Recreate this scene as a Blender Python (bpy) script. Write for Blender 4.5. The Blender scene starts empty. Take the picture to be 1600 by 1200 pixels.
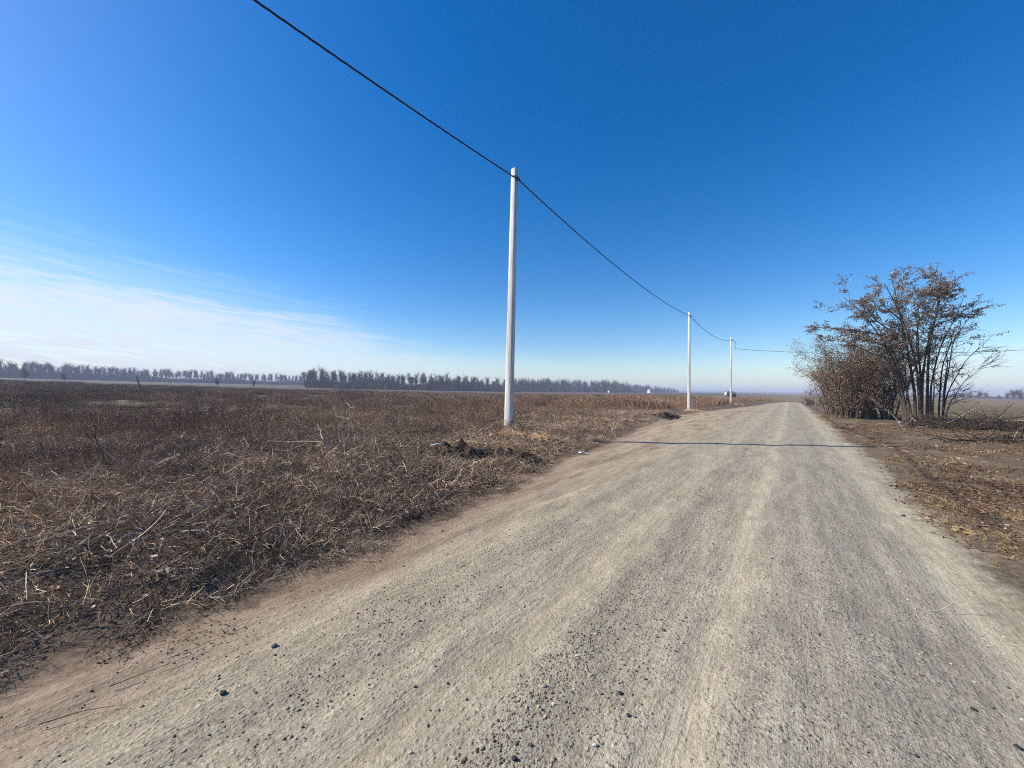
import bpy, math, random
import numpy as np
from mathutils import Vector, Matrix, Euler

# ------------------------------------------------------------------ camera, sky, sun, exposure
scene = bpy.context.scene
COL = scene.collection
R = math.radians
EYE = 1.75
F_PX = 600.0                      # focal length in pixels of a 1600 px wide picture
cam_d = bpy.data.cameras.new('camera')
cam_d.sensor_width = 36.0
cam_d.lens = 36.0 * F_PX / 1600.0
cam_d.clip_start = 0.05
cam_d.clip_end = 20000
cam = bpy.data.objects.new('camera', cam_d)
COL.objects.link(cam)
CAM_M = Matrix.Translation((0, 0, EYE)) @ Matrix.Rotation(R(90 + 0.92), 4, 'X') @ Matrix.Rotation(R(0.6), 4, 'Z')
cam.matrix_world = CAM_M
scene.camera = cam

SUN_EL = 36.0
SUN_AZ = -87.0                    # degrees from +Y towards +X: the sun stands to the left
sd = Vector((math.sin(R(SUN_AZ)) * math.cos(R(SUN_EL)), math.cos(R(SUN_AZ)) * math.cos(R(SUN_EL)), math.sin(R(SUN_EL))))

world = bpy.data.worlds.new('World')
scene.world = world
world.use_nodes = True
wn, wl = world.node_tree.nodes, world.node_tree.links
wn.clear()


def N(nodes, typ, **kw):
    n = nodes.new(typ)
    for k, v in kw.items():
        setattr(n, k, v)
    return n


def lk(links, a, b):
    links.new(a, b)


def wmath(op, a, b=None, c=None, clamp=False):
    n = N(wn, 'ShaderNodeMath', operation=op, use_clamp=clamp)
    for i, v in enumerate((a, b, c)):
        if v is None:
            continue
        if isinstance(v, (int, float)):
            n.inputs[i].default_value = v
        else:
            wl.new(v, n.inputs[i])
    return n.outputs[0]


sky = N(wn, 'ShaderNodeTexSky', sky_type='NISHITA')
sky.sun_disc = False
sky.sun_elevation = R(SUN_EL)
sky.sun_rotation = R(SUN_AZ)
sky.altitude = 0
sky.air_density = 1.0
sky.dust_density = 0.4
sky.ozone_density = 3.4
hs = N(wn, 'ShaderNodeHueSaturation')
hs.inputs['Saturation'].default_value = 1.42
hs.inputs['Value'].default_value = 1.27
hs.inputs['Hue'].default_value = 0.506
wl.new(sky.outputs[0], hs.inputs['Color'])
# thin high cloud: azimuth and elevation of the direction, a bank low on the sunward side, streaks elsewhere
tc = N(wn, 'ShaderNodeTexCoord')
sx = N(wn, 'ShaderNodeSeparateXYZ')
wl.new(tc.outputs['Generated'], sx.inputs[0])
az = wmath('MULTIPLY', wmath('ARCTAN2', sx.outputs[0], sx.outputs[1]), 180 / math.pi)
el = wmath('MULTIPLY', wmath('ARCSINE', sx.outputs[2]), 180 / math.pi)
cv = N(wn, 'ShaderNodeCombineXYZ')
wl.new(wmath('MULTIPLY', az, 0.05), cv.inputs[0])
wl.new(wmath('ADD', wmath('MULTIPLY', el, 0.30), wmath('MULTIPLY', az, 0.012)), cv.inputs[1])
nz = N(wn, 'ShaderNodeTexNoise')
nz.inputs['Scale'].default_value = 1.3
nz.inputs['Detail'].default_value = 7
nz.inputs['Roughness'].default_value = 0.62
nz.inputs['Distortion'].default_value = 0.5
wl.new(cv.outputs[0], nz.inputs['Vector'])
nzc = wmath('SUBTRACT', nz.outputs[0], 0.5)
# edge elevation of the bank against azimuth
er = N(wn, 'ShaderNodeValToRGB')
wl.new(wmath('DIVIDE', wmath('ADD', az, 180), 360, clamp=True), er.inputs[0])
els = er.color_ramp.elements
els[0].position = 0.0
els[0].color = (0.10,) * 3 + (1,)
els[1].position = 1.0
els[1].color = (0.10,) * 3 + (1,)
for a_, e_ in ((-100, 12.6), (-55, 12.2), (-38, 11.2), (-24, 9.4), (-17, 7.2), (-5, 5.6), (20, 4.4), (44, 4.2), (52, 5.4), (70, 6.0), (110, 8.0)):
    k = els.new((a_ + 180) / 360)
    k.color = (e_ / 20,) * 3 + (1,)
edge = wmath('MULTIPLY', er.outputs[0], 20)
cv2 = N(wn, 'ShaderNodeCombineXYZ')
wl.new(wmath('MULTIPLY', az, 0.045), cv2.inputs[0])
wl.new(wmath('ADD', wmath('MULTIPLY', el, 1.1), wmath('MULTIPLY', az, 0.09)), cv2.inputs[1])
nz2 = N(wn, 'ShaderNodeTexNoise')
nz2.inputs['Scale'].default_value = 1.6
nz2.inputs['Detail'].default_value = 6
nz2.inputs['Roughness'].default_value = 0.6
nz2.inputs['Distortion'].default_value = 0.35
wl.new(cv2.outputs[0], nz2.inputs['Vector'])
fib = wmath('MULTIPLY', wmath('SUBTRACT', nz2.outputs[0], 0.5), 5.5)
dlt = wmath('SUBTRACT', wmath('ADD', wmath('ADD', edge, fib), wmath('MULTIPLY', nzc, 4.5)), el)
bank = N(wn, 'ShaderNodeMapRange', interpolation_type='SMOOTHSTEP')
wl.new(dlt, bank.inputs[0])
bank.inputs[1].default_value = -0.8
bank.inputs[2].default_value = 3.0
# the cloud thins away from the sun
azr = N(wn, 'ShaderNodeValToRGB')
wl.new(wmath('DIVIDE', wmath('ADD', az, 180), 360, clamp=True), azr.inputs[0])
ae = azr.color_ramp.elements
ae[0].position, ae[1].position = 0.0, 1.0
ae[0].color = ae[1].color = (0.8, 0.8, 0.8, 1)
for a_, e_ in ((-50, 0.90), (-30, 0.74), (-12, 0.42), (5, 0.26), (42, 0.24), (54, 0.60), (90, 0.7)):
    k = ae.new((a_ + 180) / 360)
    k.color = (e_, e_, e_, 1)
cv3 = N(wn, 'ShaderNodeCombineXYZ')
wl.new(wmath('MULTIPLY', az, 0.09), cv3.inputs[0])
wl.new(wmath('ADD', wmath('MULTIPLY', el, 0.9), wmath('MULTIPLY', az, 0.10)), cv3.inputs[1])
nz3 = N(wn, 'ShaderNodeTexNoise')
nz3.inputs['Scale'].default_value = 2.2
nz3.inputs['Detail'].default_value = 7
nz3.inputs['Roughness'].default_value = 0.6
nz3.inputs['Distortion'].default_value = 0.8
wl.new(cv3.outputs[0], nz3.inputs['Vector'])
thick = N(wn, 'ShaderNodeMapRange', interpolation_type='SMOOTHSTEP')
wl.new(nz3.outputs[0], thick.inputs[0])
thick.inputs[1].default_value = 0.30
thick.inputs[2].default_value = 0.62
thick.inputs[3].default_value = 0.55
thick.inputs[4].default_value = 1.05
# fainter wisps just above the bank
wsp = N(wn, 'ShaderNodeMapRange', interpolation_type='SMOOTHSTEP')
wl.new(wmath('SUBTRACT', wmath('ADD', wmath('ADD', edge, 3.2), wmath('MULTIPLY', fib, 1.6)), el), wsp.inputs[0])
wsp.inputs[1].default_value = -0.5
wsp.inputs[2].default_value = 4.0
wisp = wmath('MULTIPLY', wmath('MULTIPLY', wsp.outputs[0], 0.30), wmath('POWER', azr.outputs[0], 2.5))
cf = wmath('MAXIMUM', wmath('MULTIPLY', wmath('MULTIPLY', bank.outputs[0], azr.outputs[0]), thick.outputs[0]), wisp, clamp=True)
mixc = N(wn, 'ShaderNodeMix', data_type='RGBA')
wl.new(cf, mixc.inputs['Factor'])
wl.new(hs.outputs[0], mixc.inputs['A'])
SKY_STRENGTH = 0.087
CLOUD = (0.56, 0.60, 0.645)
mixc.inputs['B'].default_value = tuple(c / SKY_STRENGTH for c in CLOUD) + (1,)
bg = N(wn, 'ShaderNodeBackground')
bg.inputs['Strength'].default_value = SKY_STRENGTH
wl.new(mixc.outputs['Result'], bg.inputs['Color'])
wo = N(wn, 'ShaderNodeOutputWorld')
wl.new(bg.outputs[0], wo.inputs['Surface'])

sun_d = bpy.data.lights.new('sun', 'SUN')
sun_d.energy = 5.0
sun_d.angle = R(0.53)
sun_d.color = (1.0, 0.93, 0.82)
sun = bpy.data.objects.new('sun', sun_d)
COL.objects.link(sun)
sun.rotation_euler = sd.to_track_quat('Z', 'Y').to_euler()

vs = scene.view_settings
vs.view_transform = 'Standard'
vs.look = 'None'
vs.gamma = 1.0
vs.use_curve_mapping = False
vs.exposure = 0.58
cy = scene.cycles
cy.max_bounces = 5
cy.diffuse_bounces = 2
cy.glossy_bounces = 1
cy.transmission_bounces = 1
cy.transparent_max_bounces = 4
cy.volume_bounces = 1
cy.use_denoising = False
cy.use_adaptive_sampling = False
cy.pixel_filter_type = 'BLACKMAN_HARRIS'
cy.filter_width = 1.05
cy.sample_clamp_indirect = 4.0
cy.caustics_reflective = False
cy.caustics_refractive = False

# ------------------------------------------------------------------ helpers


def tag(o, label=None, cat=None, group=None, kind=None):
    for k, v in (('label', label), ('category', cat), ('group', group), ('kind', kind)):
        if v:
            o[k] = v
    return o


def ray(px, py):
    d = Vector(((px - 800) / F_PX, -(py - 600) / F_PX, -1.0))
    return (CAM_M.to_3x3() @ d)


def spot(px, py, z=0.0):
    """ground point seen at a place of the 1600x1200 photograph"""
    d = ray(px, py)
    k = (z - EYE) / d.z
    return np.array((d.x * k, d.y * k))


def at(px, py, Y):
    d = ray(px, py)
    k = Y / d.y
    return np.array((d.x * k, Y, EYE + d.z * k))


def mesh_np(name, v, quads=None, tris=None, mat=None, cols=None, smooth=False):
    me = bpy.data.meshes.new(name)
    v = np.asarray(v, np.float32)
    parts, tot, n = [], [], 0
    if quads is not None and len(quads):
        q = np.asarray(quads, np.int32)
        parts.append(q.ravel()); tot.append(np.full(len(q), 4, np.int32))
    if tris is not None and len(tris):
        t = np.asarray(tris, np.int32)
        parts.append(t.ravel()); tot.append(np.full(len(t), 3, np.int32))
    idx = np.concatenate(parts); tot = np.concatenate(tot)
    start = np.concatenate(([0], np.cumsum(tot)[:-1])).astype(np.int32)
    me.vertices.add(len(v)); me.vertices.foreach_set('co', v.ravel())
    me.loops.add(len(idx)); me.loops.foreach_set('vertex_index', idx)
    me.polygons.add(len(tot)); me.polygons.foreach_set('loop_start', start)
    me.polygons.foreach_set('loop_total', tot)
    if smooth:
        me.polygons.foreach_set('use_smooth', np.ones(len(tot), bool))
    if cols is not None:
        a = me.attributes.new('col', 'FLOAT_COLOR', 'POINT')
        c = np.ones((len(v), 4), np.float32); c[:, :3] = cols
        a.data.foreach_set('color', c.ravel())
    if mat:
        me.materials.append(mat)
    me.update()
    me.validate()
    return me


def set_float(me, name, vals):
    a = me.attributes.new(name, 'FLOAT', 'POINT')
    a.data.foreach_set('value', np.asarray(vals, np.float32))


def obj(name, me, parent=None, loc=None):
    o = bpy.data.objects.new(name, me)
    COL.objects.link(o)
    if parent:
        o.parent = parent
    if loc is not None:
        o.location = loc
    return o


def empty(name, loc=(0, 0, 0), rz=0.0):
    o = bpy.data.objects.new(name, None)
    o.empty_display_size = 0.2
    COL.objects.link(o)
    o.location = loc
    o.rotation_euler = (0, 0, rz)
    return o


def copy_tree(o, parent=None):
    c = o.copy()
    COL.objects.link(c)
    c.parent = parent
    for ch in o.children:
        copy_tree(ch, c)
    return c


def hash2(ix, iy, seed):
    h = (ix.astype(np.int64) * 374761393 + iy.astype(np.int64) * 668265263 + seed * 974634777) & 0xFFFFFFFF
    h = ((h ^ (h >> 13)) * 1274126177) & 0xFFFFFFFF
    h = h ^ (h >> 16)
    return (h & 0xFFFFFF) / float(0xFFFFFF)


def vnoise(x, y, sc=1.0, seed=0):
    x = np.asarray(x, float) / sc; y = np.asarray(y, float) / sc
    ix = np.floor(x); iy = np.floor(y)
    fx = x - ix; fy = y - iy
    fx = fx * fx * (3 - 2 * fx); fy = fy * fy * (3 - 2 * fy)
    a = hash2(ix, iy, seed); b = hash2(ix + 1, iy, seed); c = hash2(ix, iy + 1, seed); d = hash2(ix + 1, iy + 1, seed)
    return (a * (1 - fx) + b * fx) * (1 - fy) + (c * (1 - fx) + d * fx) * fy - 0.5


def fbm(x, y, sc=1.0, oct=4, seed=0):
    s = 0; amp = 1.0
    for k in range(oct):
        s = s + amp * vnoise(x, y, sc / 2 ** k, seed + k * 17)
        amp *= 0.5
    return s


def sstep(x, a, b):
    t = np.clip((np.asarray(x, float) - a) / (b - a), 0, 1)
    return t * t * (3 - 2 * t)


# ------------------------------------------------------------------ the lie of the land
UX, UY = 0.587, 0.8096            # the road's direction
NX, NY = 0.8096, -0.587           # to its right


def st(x, y):
    return x * UX + y * UY, x * NX + y * NY


def xy(s, t):
    return s * UX + t * NX, s * UY + t * NY


def tL(s):
    return np.interp(s, [-20, 0, 2.6, 9.5, 19.5, 30, 38, 46, 57, 88, 140], [-3.4, -3.5, -3.6, -4.6, -6.0, -6.75, -6.6, -5.4, -4.4, -1.9, -1.7]) \
        + 0.35 * fbm(s, s * 0 + 3.3, 2.2, 3, 5)


def tR(s):
    return np.interp(s, [-20, 0, 4.8, 17, 60, 140], [1.3, 1.35, 1.5, 1.8, 1.7, 1.6]) + 0.28 * fbm(s, s * 0 + 9.1, 1.7, 4, 8)


P1 = np.array((-0.10, 13.4)); P2 = at(1076.5, 640, 35.6)[:2]; P3 = at(1142, 631, 52.0)[:2]
MOUNDS = [(P1[0] + 0.2, P1[1] - 0.4, 0.22, 1.5)]
for px_, py_, a_, r_ in ((700, 712, 0.10, 0.6), (775, 714, 0.12, 0.6), (825, 712, 0.08, 0.5), (520, 722, 0.18, 0.6), (330, 752, 0.22, 0.7),
                         (430, 760, 0.16, 0.5), (1040, 652, 0.35, 0.9), (1018, 657, 0.3, 0.8), (985, 655, 0.25, 0.8), (180, 800, 0.18, 0.6), (60, 900, 0.16, 0.5)):
    g_ = spot(px_, py_)
    MOUNDS.append((g_[0], g_[1], a_, r_))


def terrain(x, y):
    x = np.asarray(x, float); y = np.asarray(y, float)
    s, t = st(x, y)
    dl = tL(s) - t
    dr = t - tR(s)
    r = np.hypot(x, y)
    h = 0.13 * sstep(dl, 0.0, 2.2)
    near = 1 - sstep(r, 25, 60)
    h = h + near * sstep(dl, 0.1, 1.8) * (0.24 * fbm(x, y, 1.5, 3, 21) + 0.13 * fbm(x, y, 0.5, 2, 31))
    h = h + near * sstep(dr, 0.0, 1.5) * (0.07 * fbm(x, y, 1.2, 3, 41)) + 0.03 * sstep(dr, 0.2, 1.5)
    h = h + 0.0195 * (np.maximum(0, -x - 8) ** 2 / (np.maximum(0, -x - 8) + 25)) * sstep(dl, 2, 30)
    q = np.maximum(0, t - 14)
    h = h - np.minimum(0.016 * q * q / (q + 20), 7.0)
    h = h + sstep(r, 60, 300) * 0.8 * fbm(x, y, 120, 2, 51)
    h = h - 0.55 * sstep(s, 78, 120) * np.exp(-(t / 25.0) ** 2)
    for mx, my, a, rad in MOUNDS:
        h = h + a * np.exp(-((x - mx) ** 2 + (y - my) ** 2) / rad ** 2)
    return h


def spot_t(px, py):
    z = 0.0
    for _ in range(8):
        c = spot(px, py, min(z, EYE - 0.15))
        z = 0.5 * z + 0.5 * gz(*c)
    return c


def gz(x, y):
    return float(terrain(np.array([x]), np.array([y]))[0])


# ------------------------------------------------------------------ materials


def new_mat(name):
    m = bpy.data.materials.new(name)
    m.use_nodes = True
    nt = m.node_tree
    b = nt.nodes['Principled BSDF']
    b.inputs['Roughness'].default_value = 0.9
    b.inputs['Specular IOR Level'].default_value = 0.15
    return m, nt.nodes, nt.links, b


def noise_node(nodes, links, vec, scale, detail=4, rough=0.55, dist=0.0):
    n = N(nodes, 'ShaderNodeTexNoise')
    n.inputs['Scale'].default_value = scale
    n.inputs['Detail'].default_value = detail
    n.inputs['Roughness'].default_value = rough
    n.inputs['Distortion'].default_value = dist
    if vec is not None:
        links.new(vec, n.inputs['Vector'])
    return n.outputs[0]


def ramp_node(nodes, links, fac, stops, interp='LINEAR'):
    n = N(nodes, 'ShaderNodeValToRGB')
    n.color_ramp.interpolation = interp
    e = n.color_ramp.elements
    e[0].position, e[1].position = stops[0][0], stops[-1][0]

    def c4(c):
        return (c, c, c, 1) if isinstance(c, (int, float)) else tuple(c) + (1,)
    e[0].color, e[1].color = c4(stops[0][1]), c4(stops[-1][1])
    for p, c in stops[1:-1]:
        k = e.new(p)
        k.color = c4(c)
    links.new(fac, n.inputs[0])
    return n.outputs[0]


def math_node(nodes, links, op, a, b=None, clamp=False):
    n = N(nodes, 'ShaderNodeMath', operation=op, use_clamp=clamp)
    for i, v in enumerate((a, b)):
        if v is None:
            continue
        if isinstance(v, (int, float)):
            n.inputs[i].default_value = v
        else:
            links.new(v, n.inputs[i])
    return n.outputs[0]


def mix_node(nodes, links, fac, a, b, blend='MIX'):
    n = N(nodes, 'ShaderNodeMix', data_type='RGBA', blend_type=blend)
    for sock, v in (('Factor', fac), ('A', a), ('B', b)):
        s_ = n.inputs[sock]
        if isinstance(v, (int, float)):
            s_.default_value = v if sock == 'Factor' else (v, v, v, 1)
        elif isinstance(v, tuple):
            s_.default_value = v + (1,)
        else:
            links.new(v, s_)
    return n.outputs['Result']


def pos_st(nodes, links):
    g = N(nodes, 'ShaderNodeNewGeometry')
    pos = g.outputs['Position']
    outs = []
    for vec in ((UX, UY, 0), (NX, NY, 0)):
        d = N(nodes, 'ShaderNodeVectorMath', operation='DOT_PRODUCT')
        links.new(pos, d.inputs[0])
        d.inputs[1].default_value = vec
        outs.append(d.outputs['Value'])
    return pos, outs[0], outs[1]


def maprange(nodes, links, v, a, b, c=0.0, d=1.0):
    n = N(nodes, 'ShaderNodeMapRange', interpolation_type='SMOOTHSTEP')
    links.new(v, n.inputs[0])
    for i, k in enumerate((a, b, c, d)):
        n.inputs[i + 1].default_value = k
    return n.outputs[0]


def bump(nodes, links, h, dist, strength, bsdf, prev=None):
    b = N(nodes, 'ShaderNodeBump')
    b.inputs['Distance'].default_value = dist
    b.inputs['Strength'].default_value = strength
    links.new(h, b.inputs['Height'])
    if prev is not None:
        links.new(prev, b.inputs['Normal'])
    if bsdf is not None:
        links.new(b.outputs[0], bsdf.inputs['Normal'])
    return b.outputs[0]


def mat_ground():
    m, n, l, b = new_mat('soil_and_fields')
    pos, s, t = pos_st(n, l)
    sep = N(n, 'ShaderNodeSeparateXYZ'); l.new(pos, sep.inputs[0])
    ln = N(n, 'ShaderNodeVectorMath', operation='LENGTH'); l.new(pos, ln.inputs[0])
    r = ln.outputs['Value']
    n1 = noise_node(n, l, pos, 0.9, 6, 0.6)
    n2 = noise_node(n, l, pos, 14.0, 6, 0.7)
    n3 = noise_node(n, l, pos, 0.16, 4, 0.6)
    left = ramp_node(n, l, n1, [(0.3, (0.068, 0.047, 0.032)), (0.5, (0.125, 0.088, 0.060)), (0.7, (0.20, 0.148, 0.100))])
    right = ramp_node(n, l, n1, [(0.3, (0.085, 0.060, 0.039)), (0.5, (0.138, 0.101, 0.066)), (0.7, (0.20, 0.152, 0.098))])
    # mown green-brown sward away to the right
    sward = ramp_node(n, l, n3, [(0.35, (0.125, 0.085, 0.050)), (0.52, (0.125, 0.110, 0.048)), (0.68, (0.19, 0.145, 0.08))])
    right = mix_node(n, l, maprange(n, l, math_node(n, l, 'ADD', t, math_node(n, l, 'MULTIPLY', n3, 5.0)), 8.5, 12.5), right, sward)
    near = mix_node(n, l, maprange(n, l, t, -1.0, 1.0), left, right)
    # far fields lie in strips
    stv = N(n, 'ShaderNodeCombineXYZ')
    l.new(math_node(n, l, 'MULTIPLY', s, 0.004), stv.inputs[0])
    l.new(math_node(n, l, 'MULTIPLY', t, 0.0012), stv.inputs[1])
    strip = noise_node(n, l, stv.outputs[0], 7.0, 3, 0.6)
    farc = ramp_node(n, l, strip, [(0.30, (0.125, 0.085, 0.050)), (0.45, (0.20, 0.145, 0.092)), (0.55, (0.15, 0.120, 0.055)), (0.66, (0.29, 0.22, 0.15))])
    farl = ramp_node(n, l, strip, [(0.30, (0.075, 0.060, 0.046)), (0.5, (0.105, 0.085, 0.062)), (0.7, (0.135, 0.112, 0.080))])
    farc = mix_node(n, l, maprange(n, l, t, -60, 5), farl, farc)
    c = mix_node(n, l, maprange(n, l, r, 60, 150), near, farc)
    g = ramp_node(n, l, n2, [(0.3, 0.55), (0.7, 1.4)])
    c = mix_node(n, l, 1.0, c, g, 'MULTIPLY')
    nb = bump(n, l, n2, 0.03, 0.8, None)
    at_ = N(n, 'ShaderNodeAttribute', attribute_name='edge')
    e = at_.outputs['Fac']
    rc, rb = road_colour(n, l, pos, s, t, e)
    n5 = noise_node(n, l, pos, 3.5, 6, 0.7)
    k = math_node(n, l, 'ADD', e, math_node(n, l, 'MULTIPLY', math_node(n, l, 'SUBTRACT', n5, 0.5), 1.1))
    k = maprange(n, l, k, -0.22, 0.22)
    l.new(mix_node(n, l, k, c, rc), b.inputs['Base Color'])
    mv = N(n, 'ShaderNodeMix', data_type='VECTOR')
    l.new(k, mv.inputs['Factor'])
    va = [q for q in mv.inputs if q.name == 'A' and q.enabled][0]; vb = [q for q in mv.inputs if q.name == 'B' and q.enabled][0]
    l.new(nb, va); l.new(rb, vb)
    l.new([q for q in mv.outputs if q.enabled][0], b.inputs['Normal'])
    return m


def road_colour(n, l, pos, s, t, e):
    wob = N(n, 'ShaderNodeCombineXYZ')
    l.new(math_node(n, l, 'MULTIPLY', s, 0.20), wob.inputs[0])
    l.new(math_node(n, l, 'MULTIPLY', t, 1.2), wob.inputs[1])
    w1 = noise_node(n, l, wob.outputs[0], 1.0, 5, 0.6)
    w2 = noise_node(n, l, wob.outputs[0], 3.3, 6, 0.68)
    w3 = noise_node(n, l, pos, 2.2, 6, 0.65)
    tt = math_node(n, l, 'ADD', t, math_node(n, l, 'MULTIPLY', math_node(n, l, 'SUBTRACT', w1, 0.5), 0.45))
    f = math_node(n, l, 'DIVIDE', math_node(n, l, 'ADD', tt, 7.0), 9.0, clamp=True)

    def P(v):
        return (v + 7.0) / 9.0
    tone = ramp_node(n, l, f, [
        (P(-6.9), (0.275, 0.195, 0.125)), (P(-5.2), (0.385, 0.292, 0.198)), (P(-3.6), (0.345, 0.264, 0.182)), (P(-2.9), (0.335, 0.272, 0.195)),
        (P(-2.3), (0.300, 0.260, 0.196)), (P(-1.6), (0.385, 0.318, 0.230)), (P(-1.25), (0.285, 0.252, 0.195)), (P(-0.85), (0.330, 0.285, 0.215)), (P(-0.45), (0.385, 0.325, 0.243)),
        (P(-0.32), (0.370, 0.315, 0.237)), (P(-0.22), (0.300, 0.265, 0.207)), (P(0.45), (0.262, 0.238, 0.195)), (P(0.85), (0.300, 0.268, 0.212)), (P(1.15), (0.360, 0.320, 0.240)), (P(1.8), (0.315, 0.262, 0.185))])
    tone = mix_node(n, l, 0.30, tone, (0.325, 0.280, 0.215))
    tone = mix_node(n, l, 1.0, tone, (1.04, 1.04, 0.985), 'MULTIPLY')
    patch = ramp_node(n, l, w2, [(0.28, 0.70), (0.5, 1.0), (0.72, 1.2)])
    c = mix_node(n, l, 1.0, tone, patch, 'MULTIPLY')
    c = mix_node(n, l, 1.0, c, ramp_node(n, l, w3, [(0.3, 0.84), (0.7, 1.13)]), 'MULTIPLY')
    # damp brown smears on the widened left side
    sm = noise_node(n, l, wob.outputs[0], 1.9, 5, 0.6)
    smf = math_node(n, l, 'MULTIPLY', ramp_node(n, l, sm, [(0.50, 0.0), (0.64, 0.75)]), maprange(n, l, t, -2.2, -3.6))
    c = mix_node(n, l, smf, c, (0.17, 0.115, 0.075))
    # the rolled brown strip just inside the edge
    c = mix_node(n, l, math_node(n, l, 'MULTIPLY', maprange(n, l, math_node(n, l, 'ADD', e, math_node(n, l, 'MULTIPLY', w1, 0.6)), 1.1, 0.35), math_node(n, l, 'MULTIPLY', maprange(n, l, t, 0.0, -1.0), 0.6)), c, (0.235, 0.160, 0.105))
    # grains and small pebbles
    g0 = noise_node(n, l, pos, 16.0, 5, 0.75)
    g1 = noise_node(n, l, pos, 75.0, 4, 0.75)
    g2 = noise_node(n, l, pos, 26.0, 4, 0.7)
    ampn = ramp_node(n, l, f, [(P(-6.9), 0.35), (P(-3.4), 0.25), (P(-2.9), 0.55), (P(-2.3), 0.95), (P(-1.8), 0.35), (P(-1.5), 0.4), (P(-1.2), 1.0), (P(-0.7), 0.8), (P(-0.45), 0.25),
                                (P(-0.2), 0.9), (P(0.1), 0.7), (P(0.45), 1.0), (P(0.85), 0.6), (P(1.1), 0.25), (P(1.8), 0.3)])
    amp = math_node(n, l, 'MULTIPLY', ampn, ramp_node(n, l, w3, [(0.35, 0.6), (0.65, 1.15)]), clamp=True)
    c = mix_node(n, l, 0.7, c, ramp_node(n, l, g0, [(0.3, 0.68), (0.5, 1.0), (0.7, 1.25)]), 'MULTIPLY')
    c = mix_node(n, l, math_node(n, l, 'ADD', math_node(n, l, 'MULTIPLY', amp, 0.65), 0.25), c, ramp_node(n, l, g1, [(0.32, 0.40), (0.5, 1.0), (0.68, 1.55)]), 'MULTIPLY')
    vo = N(n, 'ShaderNodeTexVoronoi')
    vo.inputs['Scale'].default_value = 40.0
    l.new(pos, vo.inputs['Vector'])
    peb = ramp_node(n, l, vo.outputs['Distance'], [(0.0, 1.0), (0.40, 0.35), (0.6, 0.0)])
    vc = N(n, 'ShaderNodeSeparateColor'); l.new(vo.outputs['Color'], vc.inputs[0])
    dens = ramp_node(n, l, g2, [(0.40, 0.0), (0.56, 1.0)])
    few = math_node(n, l, 'MULTIPLY', math_node(n, l, 'GREATER_THAN', vc.outputs[0], 0.42), dens)
    pebm = math_node(n, l, 'MULTIPLY', math_node(n, l, 'MULTIPLY', peb, few), amp)
    pebc = ramp_node(n, l, vc.outputs[1], [(0.0, (0.085, 0.078, 0.066)), (0.5, (0.23, 0.205, 0.17)), (1.0, (0.50, 0.455, 0.38))])
    c = mix_node(n, l, math_node(n, l, 'MULTIPLY', pebm, 0.8), c, pebc)
    hgt = math_node(n, l, 'ADD', math_node(n, l, 'MULTIPLY', math_node(n, l, 'MULTIPLY', g1, amp), 0.6), math_node(n, l, 'ADD', math_node(n, l, 'MULTIPLY', g2, 0.7), pebm))
    b1 = bump(n, l, hgt, 0.014, 1.0, None)
    b2 = bump(n, l, w2, 0.05, 0.7, None, b1)
    return c, b2


def mat_attr(name, rnd=0.5, rough=0.85, hue=0.0):
    """colour from the mesh, varied from piece to piece"""
    m, n, l, b = new_mat(name)
    a = N(n, 'ShaderNodeAttribute', attribute_name='col')
    oi = N(n, 'ShaderNodeObjectInfo')
    k = ramp_node(n, l, oi.outputs['Random'], [(0.0, 1 - rnd), (1.0, 1 + rnd)])
    c = mix_node(n, l, 1.0, a.outputs['Color'], k, 'MULTIPLY')
    g = N(n, 'ShaderNodeNewGeometry')
    big = noise_node(n, l, g.outputs['Position'], 0.16, 5, 0.66)
    tint = ramp_node(n, l, big, [(0.32, (0.70, 0.65, 0.63)), (0.5, (1.05, 1.0, 0.95)), (0.66, (1.55, 1.48, 1.26))])
    c = mix_node(n, l, 1.0, c, tint, 'MULTIPLY')
    l.new(c, b.inputs['Base Color'])
    b.inputs['Roughness'].default_value = rough
    return m


def mat_noise(name, c1, c2, scale, rough=0.85, bumpd=0.0, spec=0.2, stretch=None, c3=None):
    m, n, l, b = new_mat(name)
    tcn = N(n, 'ShaderNodeTexCoord')
    v = tcn.outputs['Object']
    if stretch:
        mp = N(n, 'ShaderNodeMapping')
        mp.inputs['Scale'].default_value = stretch
        l.new(v, mp.inputs[0]); v = mp.outputs[0]
    f = noise_node(n, l, v, scale, 6, 0.62)
    stops = [(0.3, c1), (0.7, c2)] if c3 is None else [(0.28, c1), (0.5, c2), (0.72, c3)]
    l.new(ramp_node(n, l, f, stops), b.inputs['Base Color'])
    b.inputs['Roughness'].default_value = rough
    b.inputs['Specular IOR Level'].default_value = spec
    if bumpd:
        bump(n, l, f, bumpd, 1.0, b)
    return m


M_GROUND = mat_ground()
M_ROAD = M_GROUND
M_WEED = mat_attr('dead_weed_stalks', 0.45)
M_STRAW = mat_attr('dead_straw', 0.40)
M_GRASS = mat_attr('dry_grass_blades', 0.35)
M_STONE = mat_attr('gravel_stones', 0.5, 0.8)
M_CONC = mat_noise('white_concrete', (0.28, 0.265, 0.235), (0.55, 0.54, 0.515), 3.6, 0.88, 0.008, 0.2, (4, 4, 0.3), (0.68, 0.675, 0.65))
M_STEEL = mat_noise('galvanised_steel', (0.10, 0.10, 0.10), (0.2, 0.2, 0.2), 20, 0.5)
M_CABLE = mat_noise('black_cable', (0.030, 0.018, 0.015), (0.05, 0.030, 0.025), 30, 0.55)
M_BARK = mat_noise('dark_bark', (0.035, 0.026, 0.019), (0.12, 0.09, 0.065), 7.0, 0.95, 0.02, 0.1, (3, 3, 0.6))
M_BARK2 = mat_noise('grey_bark', (0.07, 0.058, 0.048), (0.18, 0.15, 0.12), 5.0, 0.95, 0.02, 0.1, (3, 3, 0.6))
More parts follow.
